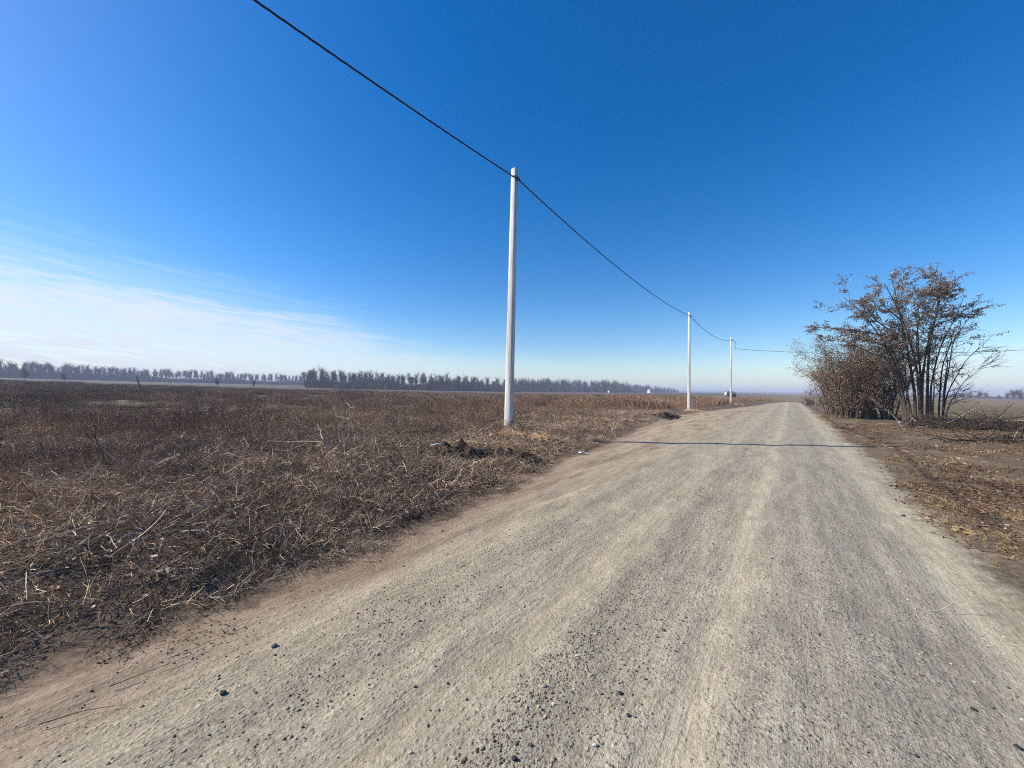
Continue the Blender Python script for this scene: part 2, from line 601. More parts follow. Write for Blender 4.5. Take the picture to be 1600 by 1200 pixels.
M_TWIG = mat_noise('pale_dead_wood', (0.25, 0.20, 0.155), (0.56, 0.48, 0.39), 9.0, 0.9, 0.004, 0.1)
M_TWIGD = mat_noise('brown_dead_wood', (0.05, 0.036, 0.028), (0.15, 0.11, 0.08), 9.0, 0.9, 0.004, 0.1)
M_LEAF = mat_attr('withered_leaves', 0.15)
M_CLAY = mat_noise('orange_clay', (0.24, 0.135, 0.070), (0.46, 0.30, 0.175), 6.0, 0.95, 0.05, 0.1)
M_DARKSOIL = mat_noise('dug_black_soil', (0.026, 0.020, 0.015), (0.085, 0.062, 0.045), 8.0, 0.98, 0.05, 0.05)
M_WHITE = mat_noise('white_render', (0.74, 0.74, 0.72), (0.82, 0.82, 0.80), 1.0, 0.8)
M_ROOF = mat_noise('grey_roof', (0.16, 0.14, 0.13), (0.26, 0.24, 0.22), 1.0, 0.8)
M_DARK = mat_noise('dark_glass', (0.02, 0.022, 0.026), (0.035, 0.04, 0.045), 1.0, 0.3)
M_LITTER = mat_noise('white_plastic', (0.66, 0.66, 0.66), (0.82, 0.82, 0.80), 12, 0.5, 0.01, 0.4)

# ------------------------------------------------------------------ ground and road
rng = np.random.default_rng(7)
random.seed(7)


def build_ground():
    ang = np.concatenate((np.arange(-74, 74, 0.3), np.arange(74, 286, 4.0)))
    na = len(ang)
    rad = [0.35]
    while rad[-1] < 3000:
        rad.append(rad[-1] * 1.0155 + 0.004)
    rad = np.array(rad); nr = len(rad)
    A, Rr = np.meshgrid(np.radians(ang), rad)
    x = (Rr * np.sin(A)).ravel(); y = (Rr * np.cos(A)).ravel()
    z = terrain(x, y)
    s, t = st(x, y)
    inside = sstep(np.minimum(t - tL(s), tR(s) - t), 0.02, 0.30) * (1 - sstep(s, 118, 122)) * sstep(s, -9, -7)
    z = z - 0.06 * inside
    v = np.stack((x, y, z), 1)
    v = np.vstack((v, [[0, 0, -0.06]]))
    i = np.arange(nr - 1)[:, None] * na; j = np.arange(na)[None, :]; j2 = (j + 1) % na
    q = np.stack((i + j, i + j2, i + na + j2, i + na + j), -1).reshape(-1, 4)
    c = len(v) - 1
    t3 = np.stack((np.full(na, c), (np.arange(na) + 1) % na, np.arange(na)), 1)
    q = q[:, ::-1]
    me = mesh_np('ground', v, q, t3, M_GROUND, smooth=True)
    s, t = st(v[:, 0], v[:, 1])
    set_float(me, 'edge', np.where((s > 118) | (s < -8), -3.0, np.clip(np.minimum(t - tL(s), tR(s) - t), -3, 3)))
    return tag(obj('ground', me), kind='structure')


POTS = [st(*spot(1030, 724)) + (0.55, 0.3, 0.045), st(*spot(870, 800)) + (0.5, 0.22, 0.03), st(*spot(1100, 668)) + (1.6, 0.35, 0.06),
        st(*spot(1150, 655)) + (2.0, 0.3, 0.05), st(*spot(960, 745)) + (0.7, 0.2, 0.03), st(*spot(700, 900)) + (0.35, 0.15, 0.018)]


def road_relief(s, t):
    h = 0.016 * np.sin(t * 2.6 + 0.8 + 0.5 * vnoise(s, t, 6, 3)) + 0.030 * fbm(s / 3.2, t, 0.9, 4, 61)
    h = h + 0.010 * fbm(s, t, 0.16, 2, 71) * (s < 14)
    # shallow pot-holes, and wheel tracks pressed a little below the loose ridges
    for ps, pt, rs, rt, dp in POTS:
        q = ((s - ps) / rs) ** 2 + ((t - pt) / rt) ** 2
        h = h - dp * np.exp(-q) + 0.35 * dp * np.exp(-((np.sqrt(q) - 1.5) / 0.4) ** 2)
    tw = t + 0.18 * fbm(s, s * 0 + 1.7, 3.0, 2, 19)
    for tc_, wd_, dp in ((-0.45, 0.17, 0.022), (1.1, 0.2, 0.02), (-1.65, 0.18, 0.018), (-3.15, 0.2, 0.02), (0.1, 0.08, 0.008), (0.75, 0.08, 0.008)):
        h = h - dp * np.exp(-((tw - tc_) / wd_) ** 2)
    h = h + 0.018 * np.exp(-((tw + 1.15) / 0.16) ** 2) * (0.7 + fbm(s, t, 0.3, 2, 23))
    return h * (1 - 0.55 * sstep(s, 6, 14))


def road_z(x, y):
    s, t = st(x, y)
    e = np.minimum(t - tL(s), tR(s) - t)
    return terrain(x, y) + (road_relief(s, t) + 0.012) * sstep(e, 0.0, 0.45)


def build_road():
    ss = [-8.0]
    while ss[-1] < 120:
        ss.append(ss[-1] + 0.035 + 0.010 * max(0, abs(ss[-1]) - 2))
    ss = np.array(ss); nt = 190
    f = np.linspace(0, 1, nt)
    S = np.repeat(ss[:, None], nt, 1)
    a, b_ = tL(ss)[:, None], tR(ss)[:, None]
    T = a + (b_ - a) * f[None, :]
    x, y = xy(S.ravel(), T.ravel())
    z = road_z(x, y).reshape(S.shape)
    z[:, 0] -= 0.05; z[:, -1] -= 0.05
    z[:, 1] -= 0.004; z[:, -2] -= 0.004
    v = np.stack((x, y, z.ravel()), 1)
    i = np.arange(len(ss) - 1)[:, None] * nt; j = np.arange(nt - 1)[None, :]
    q = np.stack((i + j, i + j + 1, i + nt + j + 1, i + nt + j), -1).reshape(-1, 4)
    me = mesh_np('gravel_road', v, q, None, M_ROAD, smooth=True)
    s, t = st(v[:, 0], v[:, 1])
    set_float(me, 'edge', np.clip(np.minimum(t - tL(s), tR(s) - t), -3, 3))
    return tag(obj('gravel_road', me), kind='structure')


build_ground()
build_road()

# ------------------------------------------------------------------ scattered stuff: shapes


def strips(r, roots, az, el, L, W, droop, wander, seg, col, tip=0.25, zmin=None):
    """thin bent blades: roots n x 3, angles in radians; returns verts, quads, colours"""
    n = len(roots)
    p = roots.copy()
    V = np.zeros((n, seg + 1, 2, 3))
    side_a = r.uniform(0, 2 * np.pi, n)
    for k in range(seg + 1):
        d = np.stack((np.cos(el) * np.sin(az), np.cos(el) * np.cos(az), np.sin(el)), 1)
        # a side vector square to d
        ref = np.stack((np.cos(side_a), np.sin(side_a), np.zeros(n) + 0.3), 1)
        sdv = np.cross(d, ref)
        sdv /= np.linalg.norm(sdv, axis=1)[:, None] + 1e-9
        w = W * (1 - (1 - tip) * k / seg) * 0.5
        V[:, k, 0] = p - sdv * w[:, None]
        V[:, k, 1] = p + sdv * w[:, None]
        p = p + d * (L / seg)[:, None]
        if zmin is not None:
            p[:, 2] = np.maximum(p[:, 2], zmin)
        el = el - droop / seg
        az = az + r.normal(0, 1, n) * wander
    v = V.reshape(-1, 3)
    b = (np.arange(n) * (seg + 1) * 2)[:, None]
    k = (np.arange(seg) * 2)[None, :]
    q = np.stack((b + k, b + k + 1, b + k + 3, b + k + 2), -1).reshape(-1, 4)
    c = np.repeat(col, (seg + 1) * 2, 0)
    return v, q, c


def join(parts):
    vs_, qs, cs, o = [], [], [], 0
    for v, q, c in parts:
        vs_.append(v); qs.append(q + o); cs.append(c); o += len(v)
    return np.vstack(vs_), np.vstack(qs), np.vstack(cs)


def pick(r, n, pal, w, jit=0.2):
    pal = np.array(pal); w = np.array(w, float); w /= w.sum()
    c = pal[r.choice(len(pal), n, p=w)]
    return np.clip(c * r.uniform(1 - jit, 1 + jit, (n, 1)), 0, 1)


PAL_STRAW = [(0.138, 0.094, 0.065), (0.235, 0.163, 0.112), (0.37, 0.272, 0.190), (0.52, 0.415, 0.30), (0.72, 0.64, 0.52), (0.23, 0.19, 0.085)]
PAL_WEED = [(0.102, 0.064, 0.045), (0.188, 0.119, 0.080), (0.28, 0.186, 0.124), (0.37, 0.265, 0.178), (0.48, 0.37, 0.26)]
PAL_LEAF = [(0.070, 0.045, 0.030), (0.115, 0.076, 0.048), (0.17, 0.118, 0.076), (0.26, 0.19, 0.12), (0.42, 0.34, 0.23)]
PAL_DRY = [(0.15, 0.102, 0.062), (0.24, 0.172, 0.10), (0.36, 0.275, 0.165), (0.50, 0.41, 0.27), (0.14, 0.13, 0.055)]


def straw_mat(r, n=230, rad=0.42, pale=1.0):
    a = r.uniform(0, 2 * np.pi, n); q = rad * np.sqrt(r.uniform(0, 1, n))
    roots = np.stack((q * np.cos(a), q * np.sin(a), r.uniform(0.0, 0.07, n)), 1)
    L = r.gamma(2.6, 0.065, n).clip(0.05, 0.46)
    el = r.normal(0.30, 0.38, n).clip(-0.15, 1.35)
    W = r.uniform(0.003, 0.0085, n)
    main = r.uniform(0, 2 * np.pi)
    az = np.where(r.uniform(0, 1, n) < 0.55, main + r.normal(0, 0.55, n), r.uniform(0, 2 * np.pi, n))
    col = pick(r, n, PAL_STRAW, [22, 30, 24, 14 * pale, 8 * pale, 5])
    A = strips(r, roots, az, el, L, W, r.normal(0.25, 0.55, n), 0.22, 3, col, 0.45, 0.004)
    # fine chaff and leaf scraps
    m = 60
    a = r.uniform(0, 2 * np.pi, m); q = rad * 1.1 * np.sqrt(r.uniform(0, 1, m))
    roots = np.stack((q * np.cos(a), q * np.sin(a), r.uniform(0.004, 0.09, m)), 1)
    B = strips(r, roots, r.uniform(0, 6.3, m), r.normal(0, 0.4, m), r.uniform(0.02, 0.07, m), r.uniform(0.01, 0.025, m), r.uniform(-0.5, 0.5, m), 0.2, 1,
               pick(r, m, PAL_STRAW, [38, 34, 16, 8, 3, 3]), 0.7, 0.002)
    return join((A, B))


def weed_tuft(r, n=9, h=(0.35, 0.95), rad=0.28, w=(0.005, 0.010), branches=7):
    a = r.uniform(0, 2 * np.pi, n); q = rad * np.sqrt(r.uniform(0, 1, n))
    roots = np.stack((q * np.cos(a), q * np.sin(a), np.full(n, -0.03)), 1)
    L = r.uniform(h[0], h[1], n)
    el = r.normal(1.38, 0.17, n).clip(0.6, 1.6)
    az = r.uniform(0, 2 * np.pi, n)
    col = pick(r, n, PAL_WEED, [24, 30, 24, 14, 8])
    dr = r.normal(0.1, 0.25, n)
    A = strips(r, roots, az, el, L, r.uniform(w[0], w[1], n), dr, 0.05, 3, col, 0.5)
    # side twigs in the upper half, withered leaf scraps and seed heads
    nb = n * branches
    i = r.integers(0, n, nb); f = r.uniform(0.3, 1.0, nb)
    d = np.stack((np.cos(el) * np.sin(az), np.cos(el) * np.cos(az), np.sin(el)), 1)
    rb = roots[i] + d[i] * (L[i] * f)[:, None]
    Bp = strips(r, rb, r.uniform(0, 6.3, nb), r.normal(0.85, 0.35, nb), r.uniform(0.06, 0.26, nb), r.uniform(w[0] * 0.6, w[1] * 0.6, nb), r.normal(0, 0.4, nb), 0.15, 2,
                pick(r, nb, PAL_WEED, [25, 32, 26, 12, 5]), 0.5)
    ns = n * 6
    i = r.integers(0, n, ns); f = r.uniform(0.35, 1.12, ns)
    rs = roots[i] + d[i] * (L[i] * f)[:, None] + r.normal(0, 0.045, (ns, 3))
    C = strips(r, rs, r.uniform(0, 6.3, ns), r.normal(0.2, 0.7, ns), r.uniform(0.02, 0.055, ns), r.uniform(0.012, 0.026, ns), r.normal(0, 0.5, ns), 0.2, 1,
               pick(r, ns, PAL_WEED, [34, 32, 20, 9, 5]), 0.6)
    # low dead grass at the foot
    ng = 26
    a = r.uniform(0, 2 * np.pi, ng); q = rad * 1.5 * np.sqrt(r.uniform(0, 1, ng))
    rg = np.stack((q * np.cos(a), q * np.sin(a), np.full(ng, -0.02)), 1)
    D = strips(r, rg, r.uniform(0, 6.3, ng), r.normal(0.8, 0.4, ng), r.uniform(0.12, 0.38, ng), r.uniform(0.005, 0.010, ng), r.uniform(0.2, 1.4, ng), 0.15, 3,
               pick(r, ng, PAL_STRAW, [24, 32, 24, 13, 5, 3]), 0.3, 0.004)
    return join((A, Bp, C, D))


def weed_patch(r, size=3.0, n=260, h=(0.35, 1.05)):
    roots = np.stack((r.uniform(-size / 2, size / 2, n), r.uniform(-size / 2, size / 2, n), np.full(n, -0.05)), 1)
    L = r.uniform(h[0], h[1], n) * r.uniform(0.7, 1.1, n)
    A = strips(r, roots, r.uniform(0, 6.3, n), r.normal(1.35, 0.2, n), L, r.uniform(0.012, 0.024, n), r.normal(0.1, 0.3, n), 0.05, 2,
               pick(r, n, PAL_WEED, [24, 32, 26, 13, 5]), 0.5)
    nb = n * 2
    i = r.integers(0, n, nb)
    rb = roots[i] + np.stack((r.normal(0, 0.06, nb), r.normal(0, 0.06, nb), L[i] * r.uniform(0.3, 0.95, nb)), 1)
    B = strips(r, rb, r.uniform(0, 6.3, nb), r.normal(0.7, 0.5, nb), r.uniform(0.08, 0.3, nb), r.uniform(0.012, 0.026, nb), r.normal(0, 0.4, nb), 0.1, 1,
               pick(r, nb, PAL_WEED, [26, 34, 24, 11, 5]), 0.6)
    ng = 170
    rg = np.stack((r.uniform(-size / 2, size / 2, ng), r.uniform(-size / 2, size / 2, ng), np.full(ng, -0.03)), 1)
    D = strips(r, rg, r.uniform(0, 6.3, ng), r.normal(0.8, 0.4, ng), r.uniform(0.2, 0.55, ng), r.uniform(0.014, 0.03, ng), r.uniform(0.2, 1.2, ng), 0.1, 2,
               pick(r, ng, PAL_STRAW, [22, 34, 26, 12, 3, 3]), 0.4, 0.004)
    return join((A, B, D))


def grass_tuft(r, n=46, rad=0.11, L=(0.10, 0.34), pal=PAL_DRY, wts=(16, 26, 26, 14, 12)):
    a = r.uniform(0, 2 * np.pi, n); q = rad * np.sqrt(r.uniform(0, 1, n))
    roots = np.stack((q * np.cos(a), q * np.sin(a), np.full(n, -0.01)), 1)
    return strips(r, roots, a + r.normal(0, 0.7, n), r.normal(0.75, 0.35, n).clip(0.05, 1.5), r.uniform(L[0], L[1], n), r.uniform(0.004, 0.008, n),
                  r.uniform(0.3, 1.9, n), 0.12, 4, pick(r, n, pal, wts), 0.25, 0.003)


def leaf_litter(r, n=70, rad=0.45):
    a = r.uniform(0, 2 * np.pi, n); q = rad * np.sqrt(r.uniform(0, 1, n))
    roots = np.stack((q * np.cos(a), q * np.sin(a), r.uniform(0.003, 0.025, n)), 1)
    A = strips(r, roots, r.uniform(0, 6.3, n), r.normal(0.05, 0.3, n), r.uniform(0.02, 0.06, n), r.uniform(0.010, 0.030, n), r.normal(0, 0.7, n), 0.2, 2,
               pick(r, n, PAL_LEAF, [28, 36, 24, 9, 3]), 0.5, 0.002)
    m = 26
    a = r.uniform(0, 2 * np.pi, m); q = rad * np.sqrt(r.uniform(0, 1, m))
    roots = np.stack((q * np.cos(a), q * np.sin(a), r.uniform(0.004, 0.03, m)), 1)
    B = strips(r, roots, r.uniform(0, 6.3, m), r.normal(0.1, 0.22, m), r.uniform(0.06, 0.28, m), r.uniform(0.003, 0.007, m), r.uniform(0, 0.7, m), 0.2, 3,
               pick(r, m, PAL_LEAF, [20, 28, 28, 17, 7]), 0.4, 0.003)
    return join((A, B))


ICO_V = None


def pebble(r):
    global ICO_V
    if ICO_V is None:
        import bmesh
        bm = bmesh.new()
        bmesh.ops.create_icosphere(bm, subdivisions=2, radius=1.0)
        ICO_V = (np.array([v.co[:] for v in bm.verts]), np.array([[v.index for v in f.verts] for f in bm.faces]))
        bm.free()
    v = ICO_V[0].copy()
    # chip flat facets off a ball
    for _ in range(9):
        d = r.normal(0, 1, 3); d /= np.linalg.norm(d)
        k = r.uniform(0.55, 0.9)
        over = np.maximum(0, v @ d - k)
        v = v - over[:, None] * d[None, :]
    v = v * np.array((r.uniform(0.8, 1.25), r.uniform(0.7, 1.0), r.uniform(0.5, 0.8)))
    return v, ICO_V[1]


# ------------------------------------------------------------------ scattered stuff: placing
def scatter_group():
    ng = bpy.data.node_groups.new('scatter', 'GeometryNodeTree')
    ng.interface.new_socket('Geometry', in_out='INPUT', socket_type='NodeSocketGeometry')
    ng.interface.new_socket('Geometry', in_out='OUTPUT', socket_type='NodeSocketGeometry')
    return ng


def scatter(name, label, meshes, x, y, z, scl, tilt=0.12, r=None):
    c = bpy.data.collections.new(name + '_shapes')
    for i, me in enumerate(meshes):
        c.objects.link(bpy.data.objects.new('%s_shape_%02d' % (name, i), me))
    n = len(x)
    me = bpy.data.meshes.new(name)
    me.vertices.add(n)
    me.vertices.foreach_set('co', np.stack((x, y, z), 1).astype(np.float32).ravel())
    a = me.attributes.new('rot', 'FLOAT_VECTOR', 'POINT')
    rot = np.stack((r.normal(0, tilt, n), r.normal(0, tilt, n), r.uniform(0, 2 * np.pi, n)), 1)
    a.data.foreach_set('vector', rot.astype(np.float32).ravel())
    a = me.attributes.new('scl', 'FLOAT', 'POINT'); a.data.foreach_set('value', np.asarray(scl, np.float32))
    a = me.attributes.new('idx', 'INT', 'POINT'); a.data.foreach_set('value', r.integers(0, len(meshes), n).astype(np.int32))
    o = obj(name, me)
    ng = scatter_group()
    nn, ll = ng.nodes, ng.links
    gi, go = nn.new('NodeGroupInput'), nn.new('NodeGroupOutput')
    ci = nn.new('GeometryNodeCollectionInfo')
    ci.inputs['Collection'].default_value = c
    ci.inputs['Separate Children'].default_value = True
    ci.inputs['Reset Children'].default_value = True
    ip = nn.new('GeometryNodeInstanceOnPoints')

    def named(nm, typ):
        k = nn.new('GeometryNodeInputNamedAttribute')
        k.data_type = typ
        k.inputs['Name'].default_value = nm
        return [q for q in k.outputs if q.enabled and q.name == 'Attribute'][0]
    ip.inputs['Pick Instance'].default_value = True
    ll.new(gi.outputs[0], ip.inputs['Points'])
    ll.new(ci.outputs[0], ip.inputs['Instance'])
    ll.new(named('idx', 'INT'), ip.inputs['Instance Index'])
    ll.new(named('rot', 'FLOAT_VECTOR'), ip.inputs['Rotation'])
    ll.new(named('scl', 'FLOAT'), ip.inputs['Scale'])
    ll.new(ip.outputs[0], go.inputs[0])
    md = o.modifiers.new('scatter', 'NODES')
    md.node_group = ng
    return tag(o, label, kind='stuff')


def sector(r, r0, r1, dens, a0=-68, a1=68):
    n = int(dens * (R(a1) - R(a0)) / 2 * (r1 * r1 - r0 * r0))
    rr = np.sqrt(r.uniform(r0 * r0, r1 * r1, n)); a = r.uniform(R(a0), R(a1), n)
    return rr * np.sin(a), rr * np.cos(a), rr


def meshes_of(name, mat, gen, k, **kw):
    out = []
    for i in range(k):
        v, q, c = gen(np.random.default_rng(100 + i * 7 + len(name)), **kw)
        out.append(mesh_np('%s_%02d' % (name, i), v, q, None, mat, c))
    return out


EXCL = []
for px_, py_, ra in ((868, 687, 0.6), (845, 686, 0.35), (800, 682, 0.4), (705, 712, 0.75), (770, 714, 0.6), (815, 712, 0.55), (735, 716, 0.5), (1035, 651, 1.3), (1060, 647, 1.0), (1008, 655, 0.9)):
    g_ = spot_t(px_, py_)
    EXCL.append((g_[0], g_[1], ra, ra))
for pp in (P2 + np.array((0.4, -0.5)), P3 + np.array((0.2, -0.4))):
    EXCL.append((pp[0], pp[1], 1.1, 0.7))
GP = spot_t(30, 634)


def clear(x, y):
    k = np.ones(len(x), bool)
    for a, b, ra, rb in EXCL:
        k &= ((x - a) / ra) ** 2 + ((y - b) / rb) ** 2 > 0.7 + 0.6 * vnoise(x, y, 0.3, 3)
    k &= ((x - GP[0]) / 13) ** 2 + ((y - GP[1]) / 3.5) ** 2 > 1 + 0.8 * vnoise(x, y, 2.0, 4)
    return k


r = np.random.default_rng(11)
# trampled straw on the left verge
mats = meshes_of('straw_mat', M_STRAW, straw_mat, 14)
X, Y = [], []
for r0, r1, d in ((0.8, 9, 22), (9, 16, 14), (16, 30, 6)):
    x, y, rr = sector(r, r0, r1, d, -80, 60)
    s, t = st(x, y)
    dl = tL(s) - t + 0.25 * fbm(x, y, 0.8, 2, 77)
    thin = 0.62 + 0.38 * sstep(fbm(x, y, 0.9, 3, 91), -0.35, 0.1)
    keep = (dl > -0.02) & (r.uniform(0, 1, len(x)) < sstep(dl, -0.25, 0.7) * thin) & clear(x, y)
    X.append(x[keep]); Y.append(y[keep])
x, y = np.concatenate(X), np.concatenate(Y)
s, t = st(x, y)
dl = tL(s) - t
sc = r.uniform(0.6, 1.25, len(x)) * (0.35 + 0.65 * sstep(dl, -0.1, 1.2))
scatter('trampled_straw', 'trampled pale and brown straw matted along the left verge', mats, x, y, terrain(x, y) - 0.01, sc, 0.16, r)

# standing dead weeds
tufts = meshes_of('weed_tuft', M_WEED, weed_tuft, 14)
X, Y = [], []
for r0, r1, d in ((2.5, 14, 7.0), (14, 26, 6.5), (26, 48, 4.2)):
    x, y, rr = sector(r, r0, r1, d, -72, 66)
    s, t = st(x, y)
    dl = tL(s) - t
    p = sstep(dl + 2.2 * fbm(x, y, 3.0, 3, 101), 1.4, 5.5) * (0.5 + 0.5 * sstep(rr, 5, 12)) * (0.12 + 0.88 * sstep(fbm(x, y, 2.6, 3, 103), -0.30, 0.15))
    keep = (dl > 0.6) & (r.uniform(0, 1, len(x)) < p) & clear(x, y)
    X.append(x[keep]); Y.append(y[keep])
x, y = np.concatenate(X), np.concatenate(Y)
s, t = st(x, y)
sc = r.uniform(0.55, 1.3, len(x)) * (0.5 + 0.5 * sstep(tL(s) - t, 1.5, 8)) * (0.75 + 0.7 * fbm(x, y, 5.0, 3, 107))
scatter('dead_weeds', 'brown dead weeds standing across the left field', tufts, x, y, terrain(x, y), sc, 0.10, r)

patches = meshes_of('weed_patch', M_WEED, weed_patch, 8)
X, Y, SC = [], [], []
for r0, r1, d in ((38, 80, 0.34), (80, 150, 0.22), (150, 230, 0.10)):
    x, y, rr = sector(r, r0, r1, d, -66, 62)
    s, t = st(x, y)
    dl = tL(s) - t
    lim = 118 + 30 * fbm(x, y * 0.2, 40, 2, 131) + 0.25 * np.maximum(0, x)
    keep = (dl > 2.5) & (y < lim) & clear(x, y) & (r.uniform(0, 1, len(x)) < 0.30 + 0.70 * sstep(fbm(x, y, 14, 3, 141), -0.35, 0.2))
    X.append(x[keep]); Y.append(y[keep])
x, y = np.concatenate(X), np.concatenate(Y)
scatter('far_weeds', 'dark brown weeds filling the middle distance of the left field', patches, x, y, terrain(x, y), (r.uniform(0.65, 1.05, len(x)) * (0.85 + 0.6 * fbm(x, y, 18, 3, 143))).clip(0.35, 1.4), 0.03, r)

# dry grass and litter on the right verge
gts = meshes_of('grass_tuft', M_GRASS, grass_tuft, 10)
X, Y = [], []
for r0, r1, d in ((2, 9, 44), (9, 22, 13), (22, 50, 3)):
    x, y, rr = sector(r, r0, r1, d, 5, 76)
    s, t = st(x, y)
    dr = t - tR(s)
    clump = sstep(fbm(x, y, 0.7, 3, 151), -0.10, 0.22)
    edge_ = np.exp(-((dr - 0.55) / 0.5) ** 2)
    far_ = 0.25 * sstep(dr, 3, 8)
    keep = (dr > 0.05) & (r.uniform(0, 1, len(x)) < (0.25 + 0.75 * clump) * (0.16 + 0.84 * edge_ * clump + far_))
    X.append(x[keep]); Y.append(y[keep])
x, y = np.concatenate(X), np.concatenate(Y)
scatter('dry_grass', 'yellow dry grass tufts along the right edge of the road', gts, x, y, terrain(x, y), r.uniform(0.35, 0.72, len(x)), 0.15, r)

lts = meshes_of('leaf_litter', M_STRAW, leaf_litter, 10)
X, Y = [], []
for r0, r1, d in ((2, 12, 11.0), (12, 30, 5.0), (30, 50, 1.6)):
    x, y, rr = sector(r, r0, r1, d, 0, 76)
    s, t = st(x, y)
    dr = t - tR(s)
    keep = (dr > 0.2) & (r.uniform(0, 1, len(x)) < 0.25 + 0.75 * sstep(fbm(x, y, 1.6, 3, 161), -0.2, 0.2))
    X.append(x[keep]); Y.append(y[keep])
x, y = np.concatenate(X), np.concatenate(Y)
scatter('leaf_litter', 'brown fallen leaves and stalks strewn over the right verge', lts, x, y, terrain(x, y), r.uniform(0.7, 1.2, len(x)), 0.06, r)

ggs = meshes_of('green_grass', M_GRASS, grass_tuft, 5, rad=0.35, L=(0.10, 0.30), pal=[(0.10, 0.12, 0.04), (0.15, 0.16, 0.06), (0.22, 0.19, 0.10)], wts=(4, 4, 2), n=70)
k_ = 900
x, y = GP[0] + r.normal(0, 6.5, k_), GP[1] + r.normal(0, 1.6, k_)
scatter('green_grass', 'patch of short green grass at the left picture edge', ggs, x, y, terrain(x, y), r.uniform(0.6, 1.2, k_), 0.1, r)
x, y, rr = sector(r, 1.2, 16, 12, -80, 60)
s, t = st(x, y)
e = t - tL(s)
keep = (e > -0.6) & (e < 0.25) & (r.uniform(0, 1, len(x)) < 0.5 * np.exp(-np.maximum(0, e) / 0.2))
x, y = x[keep], y[keep]
scatter('edge_chaff', 'scraps of straw and leaf along the left road edge', lts, x, y, road_z(x, y) + 0.004, r.uniform(0.25, 0.5, len(x)), 0.05, r)

# loose gravel on the road
pebs = []
for i in range(10):
    rr_ = np.random.default_rng(300 + i)
    v, f = pebble(rr_)
    base = np.array(((0.25, 0.215, 0.165), (0.14, 0.12, 0.095), (0.38, 0.325, 0.25), (0.23, 0.19, 0.14))[i % 4])
    pebs.append(mesh_np('pebble_%02d' % i, v, None, f, M_STONE, np.tile(base, (len(v), 1))))
X, Y, SC = [], [], []
for r0, r1, d, a_, b_, wide in ((1.2, 6.0, 1500, 0.0032, 0.008, 0), (1.2, 10, 420, 0.006, 0.012, 0), (6.0, 15, 170, 0.006, 0.012, 0), (1.3, 14, 75, 0.007, 0.012, 1), (1.3, 20, 8.0, 0.011, 0.019, 1), (12, 38, 22, 0.011, 0.022, 1)):
    x, y, rr = sector(r, r0, r1, d, -70, 70)
    s, t = st(x, y)
    e = np.minimum(t - tL(s), tR(s) - t)
    tw = t + 0.25 * fbm(s, s * 0 + 1.7, 3.0, 2, 19)
    ridge = np.exp(-((tw + 1.18) / 0.13) ** 2)
    band = 0.10 + 0.55 * np.exp(-((tw + 0.85) / 0.26) ** 2) + 0.30 * np.exp(-((tw - 0.4) / 0.5) ** 2) + 0.25 * np.exp(-((tw + 2.4) / 0.4) ** 2) - 0.25 * np.exp(-((tw + 0.42) / 0.12) ** 2)
    band = band * (1.0 if wide else 0.45) + ridge * (0.5 if wide else 1.0)
    cl = sstep(fbm(s * 0.5, t, 0.5, 3, 171), -0.4, 0.4)
    keep = (e > 0.12) & (r.uniform(0, 1, len(x)) < np.clip(band * (0.25 + cl), 0, 1))
    x, y = x[keep], y[keep]
    X.append(x); Y.append(y); SC.append(a_ + (b_ - a_) * r.uniform(0, 1, len(x)) ** 1.8)
x, y, SC = np.concatenate(X), np.concatenate(Y), np.concatenate(SC)
scatter('loose_gravel', 'loose grey gravel scattered over the dirt road', pebs, x, y, road_z(x, y) + SC * 0.15, SC, 0.4, r)

# ------------------------------------------------------------------ tubes and trees


def tube(pts, rad, sides):
    """verts and quads of a tube along pts (n x 3) with radii rad"""
    pts = np.asarray(pts, float); n = len(pts)
    d = np.gradient(pts, axis=0)
    d /= np.linalg.norm(d, axis=1)[:, None] + 1e-9
    ref = np.array((0.0, 0.0, 1.0)) if abs(d[:, 2]).mean() < 0.8 else np.array((1.0, 0.0, 0.0))
    a = np.cross(d, ref); a /= np.linalg.norm(a, axis=1)[:, None] + 1e-9
    b = np.cross(d, a)
    th = np.arange(sides) * 2 * np.pi / sides
    rad = np.broadcast_to(np.asarray(rad, float), (n,))
    v = pts[:, None, :] + rad[:, None, None] * (np.cos(th)[None, :, None] * a[:, None, :] + np.sin(th)[None, :, None] * b[:, None, :])
    i = np.arange(n - 1)[:, None] * sides; j = np.arange(sides)[None, :]; j2 = (j + 1) % sides
    q = np.stack((i + j, i + j2, i + sides + j2, i + sides + j), -1).reshape(-1, 4)
    return v.reshape(-1, 3), q


def tubes(lst):
    vs_, qs, o = [], [], 0
    for pts, rad, sides in lst:
        v, q = tube(pts, rad, sides)
        vs_.append(v); qs.append(q + o); o += len(v)
    return np.vstack(vs_), np.vstack(qs)


def limb(r, p, d, L, rad0, rad1, n=7, bend=0.12, up=0.0):
    pts = [np.array(p, float)]
    d = np.array(d, float); d /= np.linalg.norm(d)
    for k in range(n):
        d = d + r.normal(0, bend, 3) + np.array((0, 0, up))
        d /= np.linalg.norm(d)
        pts.append(pts[-1] + d * L / n)
    return np.array(pts), np.linspace(rad0, rad1, n + 1)


def offshoot(r, pts, rad, f, ang):
    i = min(int(f * (len(pts) - 1)), len(pts) - 2)
    u = f * (len(pts) - 1) - i
    p = pts[i] * (1 - u) + pts[i + 1] * u
    d = pts[i + 1] - pts[i]; d /= np.linalg.norm(d)
    s_ = np.cross(d, r.normal(0, 1, 3)); s_ /= np.linalg.norm(s_) + 1e-9
    return p, d * math.cos(ang) + s_ * math.sin(ang), rad[i] * (1 - u) + rad[i + 1] * u


